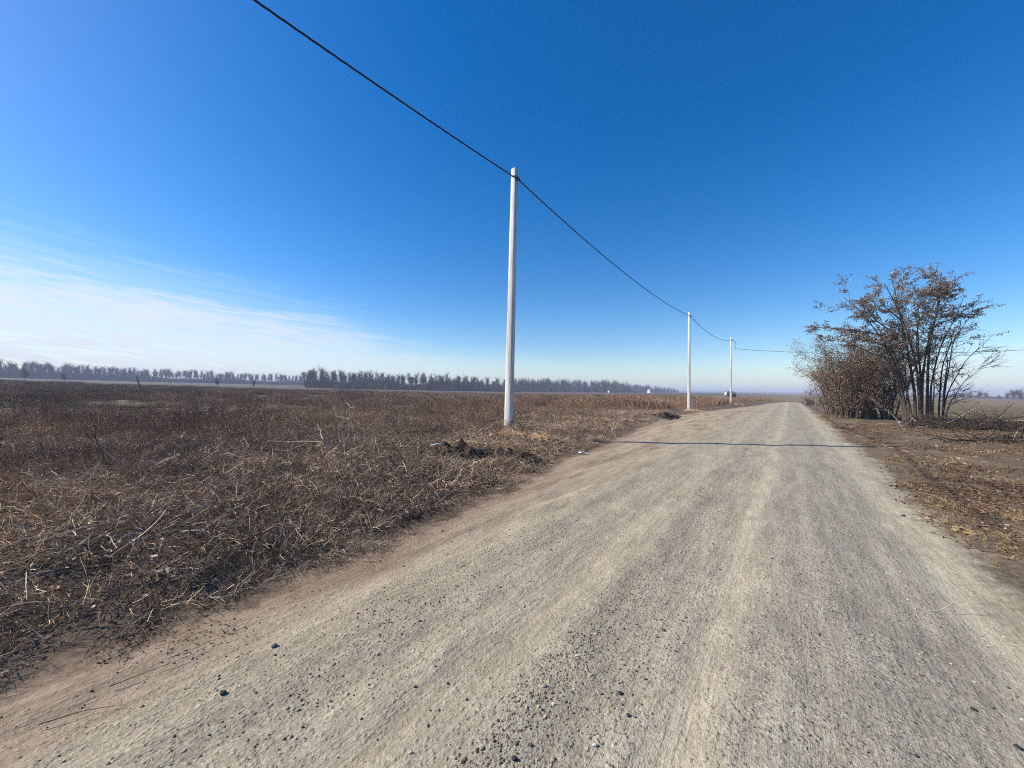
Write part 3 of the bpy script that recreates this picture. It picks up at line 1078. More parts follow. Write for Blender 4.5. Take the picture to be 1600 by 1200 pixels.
def leaf_cards(r, c, size, pal, w, droop=0.3):
    """small leaf or pod faces at the points c"""
    n = len(c)
    return strips(r, c.copy(), r.uniform(0, 6.3, n), r.normal(-droop, 0.6, n), size * r.uniform(0.6, 1.5, n), size * r.uniform(0.35, 0.75, n),
                  r.normal(0.3, 0.5, n), 0.2, 1, pick(r, n, pal, w, 0.3), 0.6)


PAL_POD = [(0.065, 0.050, 0.041), (0.115, 0.083, 0.064), (0.175, 0.124, 0.092), (0.26, 0.20, 0.155), (0.065, 0.064, 0.056)]
PAL_BROWN = [(0.085, 0.058, 0.043), (0.135, 0.090, 0.065), (0.195, 0.135, 0.098), (0.27, 0.20, 0.148)]


def build_acacia():
    r = np.random.default_rng(41)
    c = spot(1438, 662)
    z0 = gz(*c)
    root = empty('acacia_tree', (c[0], c[1], z0))
    # view frame: e = to the right across the view at the tree, so that the crown's reach is told in metres
    e = np.array((0.72, -0.69, 0)); e /= np.linalg.norm(e)
    e = np.array((1.0, 0.0, 0.0))
    k = np.array((0.0, 1.0, 0.0))
    up = np.array((0, 0, 1.0))
    # (foot across, foot deep, top across, top deep, top height, radius, leafy)
    stems = [(-0.6, 0.3, -4.0, 0.6, 7.7, 0.075, 1.0), (-0.3, -0.3, -2.7, -0.6, 8.2, 0.085, 1.0), (-0.1, 0.2, -1.2, 0.6, 8.9, 0.09, 1.0),
             (0.2, -0.2, 0.5, -0.7, 8.8, 0.085, 1.0), (0.4, 0.3, 1.9, 0.5, 8.7, 0.075, 1.0), (0.6, 0.0, 2.8, 0.2, 7.6, 0.06, 1.0),
             (-0.8, 0.0, -3.0, -0.2, 5.9, 0.06, 0.9), (-0.4, 0.6, -1.9, 1.2, 7.4, 0.06, 1.0), (0.0, -0.1, -0.3, 0.1, 8.0, 0.065, 0.9),
             (0.5, 0.5, 1.3, 1.3, 7.8, 0.055, 0.9), (-0.9, -0.2, -1.9, -0.6, 5.4, 0.05, 0.5), (0.3, 0.2, 0.2, -0.4, 6.4, 0.045, 0.5), (-0.6, -0.1, -3.4, 0.1, 6.9, 0.055, 1.0),
             (1.1, -0.2, 2.1, -0.3, 6.2, 0.045, 0.12), (1.2, 0.1, 3.1, 0.2, 6.5, 0.05, 0.12), (1.35, 0.0, 4.0, -0.2, 5.2, 0.042, 0.05),
             (1.0, 0.2, 1.6, 0.5, 5.6, 0.04, 0.1), (1.4, -0.1, 4.4, 0.0, 4.0, 0.032, 0.02), (1.15, -0.2, 2.6, 0.0, 6.7, 0.04, 0.05)]
    twigs, leaves = [], []
    for (fx, fk, tx, tk, tz, rad, leafy) in stems:
        h = np.linspace(0, 1, 15)
        lx, lk_ = (tx - fx) / tz, (tk - fk) / tz
        ph = r.uniform(0, 6.3, 4)
        wx = 0.10 * np.sin(h * 7 + ph[0]) * h + 0.05 * np.sin(h * 17 + ph[1]) * h
        wy = 0.10 * np.sin(h * 6 + ph[2]) * h + 0.05 * np.sin(h * 15 + ph[3]) * h
        bow = 1.7 + 0.7 * r.uniform()
        pts = np.stack((fx + (tx - fx) * h ** bow + wx, fk + (tk - fk) * h ** bow + wy, -0.15 + (tz + 0.15) * h ** 0.95), 1)
        rr = np.linspace(rad, rad * 0.2, 15)
        me = mesh_np('stem', *tube(pts, rr, 7), None, M_BARK, smooth=True)
        obj('stem', me, root)
        nb = int(13 if leafy > 0.5 else 11)
        for b in range(nb):
            f = r.uniform(0.34, 0.99) if leafy > 0.5 else r.uniform(0.2, 0.98)
            q, dd, rb = offshoot(r, pts, rr, f, r.uniform(0.5, 1.05))
            dd = dd * np.array((1, 1, 0.75)) + e * lx * 0.35 + up * 0.10
            Lb = (0.8 + 1.5 * r.uniform(0, 1)) * (1.2 - 0.55 * f) * (1.0 if leafy > 0.5 else 0.72)
            bp, br = limb(r, q, dd, Lb, max(0.012, rb * 0.5), 0.008, 6, 0.13, 0.02)
            twigs.append((bp, br, 4))
            for t_ in range(6):
                ft = r.uniform(0.25, 1.0)
                tq, td, tr = offshoot(r, bp, br, ft, r.uniform(0.4, 0.9))
                td = td * np.array((1, 1, 0.7)) + np.array((0, 0, 0.10))
                tp, trr = limb(r, tq, td, r.uniform(0.35, 0.9), 0.010, 0.005, 3, 0.16, 0.0)
                twigs.append((tp, trr, 3))
                if r.uniform() < leafy * (0.2 + 0.8 * sstep(np.array(f), 0.45, 0.8)):
                    m = r.integers(15, 31)
                    ii = r.uniform(0.3, 1.0, m) * (len(tp) - 1)
                    i0 = ii.astype(int).clip(0, len(tp) - 2); u = (ii - i0)[:, None]
                    cc = tp[i0] * (1 - u) + tp[i0 + 1] * u + r.normal(0, 0.065, (m, 3)) * np.array((1.2, 1.2, 0.7))
                    leaves.append(cc)
    # layered boughs reaching left over the road side and right at the top, as the photograph shows
    for (x0, z0_, x1, z1_, dk) in ((-1.7, 5.0, -5.9, 6.4, -0.3), (-1.9, 3.9, -5.9, 4.7, 0.2), (-1.8, 4.4, -5.2, 5.4, -0.5), (-1.6, 5.6, -3.6, 7.3, 0.5), (1.1, 6.0, 3.3, 7.0, -0.3), (1.0, 6.6, 2.8, 7.9, 0.2),
                                  (-1.6, 4.5, -4.3, 5.7, 0.5), (0.8, 6.8, 2.2, 8.7, 0.3), (-0.4, 6.6, 0.0, 8.4, -0.4), (-1.0, 6.2, -2.2, 7.4, 0.3)):
        a_ = e * x0 + up * z0_ + k * dk * 0.4
        b_ = e * x1 + up * z1_ + k * dk
        pts, rr = limb(r, a_, b_ - a_, np.linalg.norm(b_ - a_), 0.045, 0.012, 8, 0.07, 0.0)
        twigs.append((pts, rr, 5))
        for t_ in range(22):
            tq, td, tr = offshoot(r, pts, rr, r.uniform(0.25, 1.0), r.uniform(0.5, 1.0))
            td = td * np.array((1, 1, 0.35))
            tp, trr = limb(r, tq, td, r.uniform(0.4, 1.0), 0.010, 0.005, 3, 0.15, 0.02)
            twigs.append((tp, trr, 3))
            m = r.integers(18, 34)
            ii = r.uniform(0.3, 1.0, m) * (len(tp) - 1)
            i0 = ii.astype(int).clip(0, len(tp) - 2); u = (ii - i0)[:, None]
            leaves.append(tp[i0] * (1 - u) + tp[i0 + 1] * u + r.normal(0, 0.06, (m, 3)) * np.array((1.2, 1.2, 0.6)))
    obj('branches', mesh_np('branches', *tubes(twigs), None, M_BARK2), root)
    v, q, cl = leaf_cards(r, np.vstack(leaves), 0.078, PAL_POD, [26, 28, 20, 10, 16])
    obj('crown', mesh_np('crown', v, q, None, M_LEAF, cl), root)
    return tag(root, 'tall multi-stemmed acacia tree hung with dark withered pods beside the road', 'tree')


build_acacia()


def shrub(name, label, px, py, height, width, n_stem, n_leaf, pal, w, seed, size=0.06, group=None, lean=(0, 0), bark=None, depth=None):
    r = np.random.default_rng(seed)
    c = spot_t(px, py) if depth is None else at(px, py, depth)[:2]
    root = empty(name, (c[0], c[1], gz(*c)))
    stems, twigs, leaves = [], [], []
    for i in range(n_stem):
        a = r.uniform(0, 6.3); q = r.uniform(0, 0.32) * width
        p = np.array((math.cos(a) * q, math.sin(a) * q, -0.1))
        d = np.array((math.cos(a) * 0.2 + lean[0], math.sin(a) * 0.2 + lean[1], 1.0)) + r.normal(0, 0.10, 3)
        pts, rr = limb(r, p, d, height * r.uniform(0.6, 1.0), 0.008 * height + 0.006, 0.006, 9, 0.10, 0.0)
        stems.append((pts, rr, 5))
        for b in range(9):
            q_, dd, rb = offshoot(r, pts, rr, r.uniform(0.15, 1.0), r.uniform(0.5, 1.1))
            bp, br = limb(r, q_, dd + np.array((0, 0, 0.2)), r.uniform(0.12, 0.30) * height, max(0.006, rb * 0.5), 0.004, 4, 0.16)
            twigs.append((bp, br, 3))
            for t_ in range(4):
                tq, td, tr = offshoot(r, bp, br, r.uniform(0.2, 1.0), r.uniform(0.4, 1.0))
                tp, trr = limb(r, tq, td, r.uniform(0.05, 0.15) * height, 0.005, 0.003, 2, 0.2)
                twigs.append((tp, trr, 3))
                leaves.append(tp)
    obj('stems', mesh_np('stems', *tubes(stems), None, bark or M_BARK, smooth=True), root)
    obj('branches', mesh_np('branches', *tubes(twigs), None, bark or M_BARK2), root)['kind'] = 'stuff'
    if n_leaf:
        L = np.vstack(leaves)
        cc = L[r.integers(0, len(L), n_leaf)] + r.normal(0, 0.07 + 0.012 * height, (n_leaf, 3))
        cc[:, 2] = np.maximum(cc[:, 2], 0.05)
        v, q, cl = leaf_cards(r, cc, size, pal, w)
        obj('crown', mesh_np('crown', v, q, None, M_LEAF, cl), root)
    return tag(root, label, 'bush', group)


shrub('brown_shrub', 'dense rusty-brown leafy bush at the road edge left of the acacia', 1332, 654, 5.8, 3.0, 44, 26000, PAL_BROWN, [26, 34, 26, 14], 5, 0.068)
shrub('brown_shrub', 'thinner twiggy brown bush between the rusty bush and the acacia stems', 1378, 655, 6.2, 3.2, 32, 12000, PAL_BROWN, [34, 36, 20, 10], 6, 0.065)
shrub('brown_shrub', 'low brown bush hugging the road behind the rusty bush', 1312, 648, 4.8, 2.6, 28, 11000, PAL_BROWN, [34, 34, 22, 10], 8, 0.07)
shrub('roadside_shrub', 'small dark bush at the far right bend of the road', 1268, 634, 1.3, 2.4, 12, 700, PAL_BROWN, [40, 36, 16, 6], 9, 0.09)

# ------------------------------------------------------------------ poles and cables


def build_pole(p, H, label, lean=(0, 0)):
    z0 = gz(*p)
    root = empty('utility_pole', (p[0], p[1], z0), math.atan2(UY, UX) - math.pi / 2)
    root.rotation_euler = Euler((lean[0], lean[1], math.atan2(UY, UX) - math.pi / 2), 'XYZ')
    w0, w1 = 0.117, 0.086
    lv = [(-0.6, w0), (0.0, w0), (H * 0.5, (w0 + w1) / 2), (H - 0.02, w1), (H, w1 - 0.015)]
    ch = 0.05
    V = []
    for z, w in lv:
        c = w * ch
        V += [(w - c, -w, z), (w, -w + c, z), (w, w - c, z), (w - c, w, z), (-w + c, w, z), (-w, w - c, z), (-w, -w + c, z), (-w + c, -w, z)]
    V = np.array(V); n = 8
    q = [(i * n + j, i * n + (j + 1) % n, (i + 1) * n + (j + 1) % n, (i + 1) * n + j) for i in range(len(lv) - 1) for j in range(n)]
    top = (len(lv) - 1) * n
    q += [(top, top + 1, top + 2, top + 3), (top, top + 3, top + 4, top + 7), (top + 4, top + 5, top + 6, top + 7)]
    obj('shaft', mesh_np('shaft', V, q, None, M_CONC), root)
    # steel strap, hook and clamp for the cable; two lifting pins on the head
    v, qq = tube([(x_, y_, H - 0.30) for x_, y_ in ((w1 + 0.012, -w1 - 0.012), (w1 + 0.012, w1 + 0.012), (-w1 - 0.012, w1 + 0.012), (-w1 - 0.012, -w1 - 0.012), (w1 + 0.012, -w1 - 0.012))], 0.012, 4)
    obj('strap', mesh_np('strap', v, qq, None, M_STEEL), root)
    v, qq = tube([(0.07, -0.0, H - 0.30), (0.13, 0, H - 0.30), (0.17, 0, H - 0.33), (0.17, 0, H - 0.40)], 0.014, 6)
    obj('hook', mesh_np('hook', v, qq, None, M_STEEL), root)
    v, qq = tube([(0.17, -0.13, H - 0.43), (0.17, -0.05, H - 0.405), (0.17, 0.05, H - 0.405), (0.17, 0.13, H - 0.43)], [0.02, 0.038, 0.038, 0.02], 6)
    obj('clamp', mesh_np('clamp', v, qq, None, M_CABLE), root)
    for k in (-1, 1):
        v, qq = tube([(0.02 * k, 0.03 * k, H - 0.05), (0.02 * k, 0.03 * k, H + 0.09)], 0.008, 5)
        obj('pin', mesh_np('pin', v, qq, None, M_STEEL), root)
    zb = H * 0.73
    wb = w0 + (w1 - w0) * 0.73
    v, qq = tube([(-wb + 0.01, 0, zb), (-wb - 0.07, 0, zb), (-wb - 0.08, 0, zb - 0.03)], 0.016, 6)
    obj('bolt', mesh_np('bolt', v, qq, None, M_STEEL), root)
    tag(root, label, 'pole', 'concrete poles along the road')
    bpy.context.view_layer.update()
    return root, root.matrix_world @ Vector((0.17, 0, H - 0.43))


def pole_h(p, px_top, py_top, Y):
    return float(at(px_top, py_top, Y)[2] - gz(*p))


H1 = pole_h(P1, 806, 266, 13.4); H2 = pole_h(P2, 1078, 488, P2[1]); H3 = pole_h(P3, 1143, 527, P3[1])
P0 = P1 - 27.5 * np.array((UX, UY)); P4 = P3 + np.array((NX, NY)) * 38
_, C1 = build_pole(P1, H1, 'nearest and tallest-looking white concrete pole standing in orange clay by the verge', (R(0.0), R(0.9)))
_, C2 = build_pole(P2, H2, 'middle white concrete pole at the widened dirt edge of the road')
_, C3 = build_pole(P3, H3, 'farthest small white concrete pole where the cable turns right', )
_, C0 = build_pole(P0, 9.0, 'white concrete pole behind the viewer holding the near end of the cable')
_, C4 = build_pole(P4, 8.2, 'white concrete pole beyond the acacia holding the right end of the cable')


def span(a, b, sag, n=40):
    f = np.linspace(0, 1, n)[:, None]
    p = np.array(a)[None, :] * (1 - f) + np.array(b)[None, :] * f
    p[:, 2] -= (4 * sag * f * (1 - f))[:, 0]
    return p


def cable(label, pts, rad=0.021):
    # three cores twisted round each other, with a fine pitch
    d = np.concatenate(([0], np.cumsum(np.linalg.norm(np.diff(pts, axis=0), axis=1))))
    L = np.arange(0, d[-1], 0.12)
    P_ = np.stack([np.interp(L, d, pts[:, k]) for k in range(3)], 1)
    tg = np.gradient(P_, axis=0); tg /= np.linalg.norm(tg, axis=1)[:, None]
    a = np.cross(tg, (0, 0, 1.0)); a /= np.linalg.norm(a, axis=1)[:, None] + 1e-9
    b = np.cross(tg, a)
    lst = []
    for k in range(3):
        ph = L * 2 * math.pi / 0.9 + k * 2 * math.pi / 3
        lst.append((P_ + 0.5 * rad * (np.cos(ph)[:, None] * a + np.sin(ph)[:, None] * b), rad * 0.6, 5))
    return tag(obj('power_cable', mesh_np('power_cable', *tubes(lst), None, M_CABLE, smooth=True)), label, 'cable')


run1 = np.vstack((span(C0, C1, 0.45), span(C1, C2, 0.55)[1:], span(C2, C3, 0.75)[1:]))
cable('long black twisted cable sagging from pole to pole along the road', run1)
dz = -1.15
hang = np.array((C3[0], C3[1], C3[2] + 0.1))
drop = np.array([(C3[0], C3[1], C3[2]), (C3[0] + 0.25, C3[1] - 0.1, C3[2] - 0.15), (C3[0] + 0.42, C3[1] - 0.15, C3[2] - 0.55), (C3[0] + 0.3, C3[1] - 0.1, C3[2] + dz)])
run2 = np.vstack((drop, span(drop[-1], np.array(C4) + np.array((0, 0, -0.5)), 1.25)[1:]))
cable('black cable running right from the farthest pole and behind the acacia', run2)

# ------------------------------------------------------------------ clay, dug soil, stones, litter, dead wood


def heap(name, label, cat, c, rx, ry, h, mat, seed, lumps=14, group=None, rz=0.0):
    r = np.random.default_rng(seed)
    n = 34
    u = np.linspace(-1, 1, n)
    U, W = np.meshgrid(u, u)
    ca, sa = math.cos(rz), math.sin(rz)
    x = (U * rx * ca - W * ry * sa).ravel(); y = (U * rx * sa + W * ry * ca).ravel()
    q_ = np.sqrt(U ** 2 + W ** 2).ravel() + 0.55 * fbm(x + seed, y, 0.45, 3, seed)
    z = terrain(x + c[0], y + c[1]) - gz(*c) + h * (1 - sstep(q_, 0.0, 1.0)) * (0.8 + 0.9 * fbm(x, y, 0.22, 3, seed + 3)) - 0.06 * sstep(q_, 0.7, 0.95) + 0.015
    v = np.stack((x, y, z), 1)
    i = np.arange(n - 1)[:, None] * n; j = np.arange(n - 1)[None, :]
    q = np.stack((i + j, i + j + 1, i + n + j + 1, i + n + j), -1).reshape(-1, 4)
    vs_, ts, o = [], [], 0
    for k in range(lumps):
        pv, pf = pebble(r)
        a = r.uniform(0, 6.3); f = 0.95 * math.sqrt(r.uniform())
        lx, ly = f * rx * math.cos(a), f * ry * math.sin(a)
        px_, py_ = lx * ca - ly * sa, lx * sa + ly * ca
        s_ = r.uniform(0.02, 0.07)
        vs_.append(pv * s_ + np.array((px_, py_, gz(c[0] + px_, c[1] + py_) - gz(*c) + h * (1 - f) * 0.8 + s_ * 0.2)))
        ts.append(pf + o); o += len(pv)
    root = empty(name, (c[0], c[1], gz(*c)))
    obj('soil', mesh_np('soil', v, q, None, mat, smooth=True), root)
    cl = obj('clods', mesh_np('clods', np.vstack(vs_), None, np.vstack(ts), mat), root)
    cl['kind'] = 'stuff'
    return tag(root, label, cat, group)


heap('clay_heap', 'orange clay thrown up round the foot of the nearest pole', 'soil heap', spot_t(862, 687), 0.95, 0.42, 0.09, M_CLAY, 3, 90)
heap('clay_heap', 'orange clay spread in front of the nearest pole', 'soil heap', spot_t(795, 681), 0.8, 0.42, 0.07, M_CLAY, 4, 60)
heap('clay_heap', 'orange clay round the foot of the middle pole', 'soil heap', P2 + np.array((0.4, -0.5)), 1.3, 0.7, 0.22, M_CLAY, 5, 18)
heap('clay_heap', 'small orange clay heap round the farthest pole', 'soil heap', P3 + np.array((0.2, -0.4)), 1.4, 0.6, 0.2, M_CLAY, 6, 12)
heap('soil_heap', 'black dug soil heap left of the middle pole', 'soil heap', spot_t(1036, 651), 2.1, 0.8, 0.34, M_DARKSOIL, 7, 70, rz=0.7)
heap('soil_heap', 'black dug earth with white sticks on the left verge', 'soil heap', spot_t(707, 714), 1.0, 0.6, 0.34, M_DARKSOIL, 8, 120)
heap('soil_heap', 'twin black earth clods in front of the nearest pole', 'soil heap', spot_t(790, 716), 1.15, 0.5, 0.30, M_DARKSOIL, 9, 120)


def stone(label, px, py, size, col, seed, group='stray stones on the road'):
    r = np.random.default_rng(seed)
    v, f = pebble(r)
    c = spot(px, py)
    v = v * size
    m = mat_noise('stone_%d' % seed, tuple(k * 0.7 for k in col), tuple(k * 1.25 for k in col), 14.0, 0.85, 0.006)
    me = mesh_np('stone', v, None, f, m)
    z = float(road_z(np.array([c[0]]), np.array([c[1]]))[0])
    o = obj('stone', me, None, (c[0], c[1], z + size * 0.3))
    return tag(o, label, 'stone', group)


DK = (0.045, 0.043, 0.04); GR = (0.26, 0.24, 0.21); PL = (0.5, 0.48, 0.44)
stone('black stone alone on the road at lower left', 348, 1086, 0.022, DK, 1)
stone('dark stone at the left side of the road below the verge', 429, 1012, 0.022, (0.12, 0.11, 0.1), 2)
stone('largest black stone in the gravel strip at the bottom centre', 969, 1086, 0.016, DK, 3)
stone('black stone just right of the gravel strip at the bottom', 981, 1121, 0.013, DK, 4)
stone('pale stone in the gravel strip at bottom centre', 929, 1167, 0.014, PL, 5)
stone('grey stone in the gravel strip above the pale stone', 850, 1078, 0.016, GR, 6)
stone('black stone near the bottom edge of the road', 803, 1192, 0.017, DK, 7)
stone('dark stone in the light wheel track right of centre', 1036, 988, 0.016, (0.09, 0.085, 0.08), 8)
stone('dark stone at the lower right corner of the road', 1590, 1175, 0.017, DK, 9)
stone('black stone at the right of the road near the bottom', 1521, 1114, 0.016, DK, 10)
stone('dark stone on the far right of the road by the grass', 1411, 806, 0.03, DK, 11)


def branchwork(name, label, cat, c, segs, mat, group=None, z=None):
    """dead wood: segs are (list of local points, r0, r1)"""
    root_z = gz(*c) if z is None else z
    lst = []
    for pts, r0, r1 in segs:
        lst.append((np.array(pts, float), np.linspace(r0, r1, len(pts)), 5))
    o = obj(name, mesh_np(name, *tubes(lst), None, mat, smooth=True), None, (c[0], c[1], root_z))
    return tag(o, label, cat, group)


def dead_branch(label, px, py, L, az_, el_, mat, seed, side=4, rad=0.012, group='dead branches on the left verge', cat='branch', zz=0.0):
    r = np.random.default_rng(seed)
    c = spot_t(px, py)
    d = np.array((math.sin(az_) * math.cos(el_), math.cos(az_) * math.cos(el_), math.sin(el_)))
    pts, rr = limb(r, (0, 0, zz), d, L, rad, rad * 0.35, 8, 0.16, 0.0)
    segs = [(pts, rad, rad * 0.35)]
    for k in range(side):
        q, dd, rb = offshoot(r, pts, rr, r.uniform(0.2, 0.95), r.uniform(0.4, 0.9))
        bp, br = limb(r, q, dd, L * r.uniform(0.2, 0.5), rb * 0.7, rb * 0.25, 5, 0.2)
        segs.append((bp, rb * 0.7, rb * 0.25))
    for sg in segs:
        sg[0][:, 2] = np.maximum(sg[0][:, 2], 0.01)
    return branchwork('dead_branch', label, cat, c, segs, mat, group)


# the fallen bough with its fork, left of the nearest pole
def px_branch(label, px, py, lines, mat, group='dead branches on the left verge'):
    """dead wood whose run is told by places in the photograph, at the depth of its foot; lines: (points, r0, r1)"""
    c = spot_t(px, py)
    z0 = gz(*c)
    segs = []
    rr = np.random.default_rng(px)
    for pts, r0, r1 in lines:
        P_ = np.array([at(a, b, c[1] + d) for a, b, d in pts]) - np.array((c[0], c[1], z0))
        L = np.linspace(0, len(P_) - 1, 4 * len(P_))
        Q = np.stack([np.interp(L, range(len(P_)), P_[:, k]) for k in range(3)], 1) + rr.normal(0, 0.006, (len(L), 3))
        segs.append((Q, r0, r1))
    return branchwork('dead_branch', label, 'branch', c, segs, mat, group, z0)


px_branch('forked grey bough sticking up left out of the straw', 535, 718,
          [([(540, 718, 0), (520, 702, -.05), (505, 688, -.1), (488, 673, -.2), (466, 664, -.3), (447, 655, -.35)], 0.030, 0.009),
           ([(506, 690, -.1), (480, 690, .1), (455, 690, .3), (420, 689, .4)], 0.010, 0.005), ([(528, 708, 0), (512, 706, -.2), (506, 690, -.3)], 0.025, 0.015),
           ([(505, 688, -.1), (500, 672, .1), (496, 662, .2)], 0.02, 0.008), ([(480, 692, 0), (450, 705, -.2), (432, 702, -.2)], 0.01, 0.006)], M_TWIG)
px_branch('upright pale forked twig beside the grey bough', 540, 716,
          [([(539, 716, 0), (538, 690, 0), (545, 680, .1), (546, 655, .1), (546, 636, .15), (547, 626, .2)], 0.014, 0.004), ([(538, 690, 0), (534, 672, -.1), (533, 660, -.1)], 0.016, 0.008),
           ([(546, 638, .1), (556, 635, 0)], 0.01, 0.006), ([(546, 634, .15), (541, 628, .3)], 0.009, 0.005), ([(540, 712, 0), (533, 705, .2), (524, 700, .3)], 0.014, 0.008), ([(546, 655, .1), (525, 650, .2), (522, 632, .3)], 0.010, 0.005)], M_TWIG)
px_branch('thin bare sapling leaning left in the left field', 168, 746,
          [([(168, 746, 0), (165, 722, 0), (156, 702, 0), (150, 685, .05), (148, 662, .05), (149, 645, .1)], 0.014, 0.004), ([(156, 702, 0), (146, 690, .1), (130, 676, .1), (118, 664, .2)], 0.008, 0.003),
           ([(150, 685, 0), (140, 672, -.1), (128, 668, -.1)], 0.006, 0.003), ([(160, 712, 0), (171, 704, .1), (170, 690, .2)], 0.006, 0.003), ([(149, 668, 0), (160, 655, .1)], 0.005, 0.003)], M_TWIGD)
px_branch('dark bare stem standing alone in the far left field', 219, 616,
          [([(220, 619, 0), (219, 606, 0), (216, 596, 0), (215, 588, 0)], 0.11, 0.03), ([(217, 600, 0), (213, 592, .2)], 0.04, 0.02)], M_TWIGD)
px_branch('white stick lying on the black dug earth', 690, 704,
          [([(672, 697, 0), (682, 694, 0), (694, 696, 0), (704, 698, 0), (713, 705, -.1)], 0.02, 0.014), ([(700, 697, 0), (702, 705, -.1)], 0.014, 0.01)], M_LITTER)
px_branch('second white stick drooping over the black dug earth', 726, 712,
          [([(715, 702, 0), (722, 706, -.05), (727, 713, -.1)], 0.02, 0.014)], M_LITTER)
px_branch('thin pale fork near the black dug earth', 700, 697,
          [([(699, 697, 0.1), (702, 688, .15), (712, 680, .2), (726, 669, .3)], 0.016, 0.007)], M_TWIG)
px_branch('pale inverted-v twig propped in the straw', 437, 862,
          [([(427, 858, -.1), (436, 836, 0), (448, 806, .05)], 0.005, 0.004), ([(448, 806, .05), (460, 822, 0), (471, 844, -.1)], 0.006, 0.004), ([(434, 840, 0), (441, 866, -.1)], 0.004, 0.003),
           ([(443, 824, 0), (447, 848, -.05), (446, 862, -.05), (454, 880, -.15)], 0.005, 0.003)], M_TWIG)
px_branch('curled pale root in the left foreground straw', 184, 868,
          [([(170, 855, 0), (173, 847, 0), (180, 844, 0), (186, 850, 0), (185, 866, -.05)], 0.006, 0.004), ([(186, 850, 0), (196, 838, .05), (204, 832, .1)], 0.004, 0.003)], M_TWIG)
px_branch('long thin pale stalk lying above the verge edge', 345, 880,
          [([(324, 858, .1), (345, 872, 0), (362, 884, -.1)], 0.005, 0.003)], M_TWIG)
px_branch('pale kinked stalk right of the long thin one', 380, 888,
          [([(362, 877, .1), (366, 881, 0), (382, 888, 0), (390, 893, -.05)], 0.005, 0.003)], M_TWIG)
dead_branch('pale forked twig lying nearest the road at lower left', 175, 1000, 0.22, 0.6, 0.35, M_TWIG, 25, 4, 0.006)
dead_branch('pale twig with side shoots at the left picture edge', 60, 838, 0.5, 1.2, 0.3, M_TWIG, 29, 4, 0.008)
dead_branch('pale stick lying across dark straw at the left', 135, 815, 0.55, 1.7, 0.15, M_TWIG, 30, 3, 0.007)
dead_branch('straw-pale star of twigs at the verge edge', 415, 908, 0.22, 1.2, 0.25, M_TWIG, 31, 6, 0.005)
dead_branch('dark twig lying across the lower left road edge', 170, 1075, 0.34, 0.95, 0.03, M_TWIGD, 36, 2, 0.0028)
dead_branch('second dark twig on the road edge at lower left', 60, 1135, 0.36, 0.9, 0.03, M_TWIGD, 37, 2, 0.0028)
dead_branch('thin pale stalk lying on the right side of the road', 1440, 955, 0.42, 1.9, 0.02, M_TWIG, 38, 1, 0.004, group='stalks by the right road edge')
dead_branch('grey stick leaning at the foot of the rusty bush', 1365, 652, 1.7, -1.2, 0.6, M_TWIG, 39, 2, 0.02, group='stalks by the right road edge')
dead_branch('pale stick leaning against the acacia foot', 1410, 668, 2.0, -0.5, 1.1, M_TWIG, 40, 2, 0.02, group='stalks by the right road edge')
dead_branch('long pale pole lying in front of the acacia', 1370, 662, 3.4, 1.75, 0.03, M_TWIG, 43, 2, 0.02, group='stalks by the right road edge')


def brush_pile(label, px, py, w, dpt, h, n, seed):
    r = np.random.default_rng(seed)
    c = spot(px, py)
    root = empty('brush_pile', (c[0], c[1], gz(*c)))
    dark, pale = [], []
    for k in range(n):
        f = r.normal(0, 0.4)
        p = np.array((f * w, r.normal(0, 0.35) * dpt, abs(r.normal(0, 0.5)) * h * max(0.2, 1 - abs(f))))
        p[2] += gz(c[0] + p[0], c[1] + p[1]) - gz(*c)
        a = r.normal(1.5, 0.7) + (math.pi if r.uniform() < 0.5 else 0)
        e = r.normal(0.08, 0.25)
        pts, rr = limb(r, p, (math.sin(a) * math.cos(e), math.cos(a) * math.cos(e), math.sin(e)), r.uniform(0.6, 2.2), r.uniform(0.008, 0.026), 0.005, 6, 0.12, -0.02)
        (pale if r.uniform() < 0.05 else dark).append((pts, rr, 4))
    a = obj('branches', mesh_np('branches', *tubes(dark), None, M_BARK), root); a['kind'] = 'stuff'
    a = obj('pale_branches', mesh_np('pale_branches', *tubes(pale), None, M_TWIG), root); a['kind'] = 'stuff'
    return tag(root, label, 'brush pile', 'heaps of cut brushwood')


brush_pile('long dark heap of cut brushwood right of the acacia', 1545, 672, 3.8, 1.3, 0.5, 620, 51)
brush_pile('low dark brushwood at the foot of the acacia', 1462, 668, 1.8, 0.9, 0.35, 160, 52)
brush_pile('brushwood scattered nearer the right picture edge', 1560, 692, 2.2, 0.8, 0.22, 120, 53)


def litter(label, px, py, size, seed, z=0.1):
    r = np.random.default_rng(seed)
    c = spot_t(px, py)
    n = 9
    u = np.linspace(-1, 1, n); U, W = np.meshgrid(u, u)
    x = U.ravel() * size; y = W.ravel() * size * 0.55
    zc = size * 0.35 * (fbm(x + seed, y, size * 0.9, 3, seed)) + size * 0.30 * (1 - np.abs(U.ravel()))
    v = np.stack((x, y, zc), 1); v2 = v - np.array((0, 0, 0.004))
    i = np.arange(n - 1)[:, None] * n; j = np.arange(n - 1)[None, :]
    q = np.stack((i + j, i + j + 1, i + n + j + 1, i + n + j), -1).reshape(-1, 4)
    o = obj('plastic_scrap', mesh_np('plastic_scrap', np.vstack((v, v2)), np.vstack((q, (q + n * n)[:, ::-1])), None, M_LITTER), None, (c[0], c[1], gz(*c) + 0.05))
    o.rotation_euler = (r.normal(0, 0.1), r.normal(0, 0.1), r.uniform(-0.3, 0.3))
    return tag(o, label, 'litter', 'pale litter on the verges')


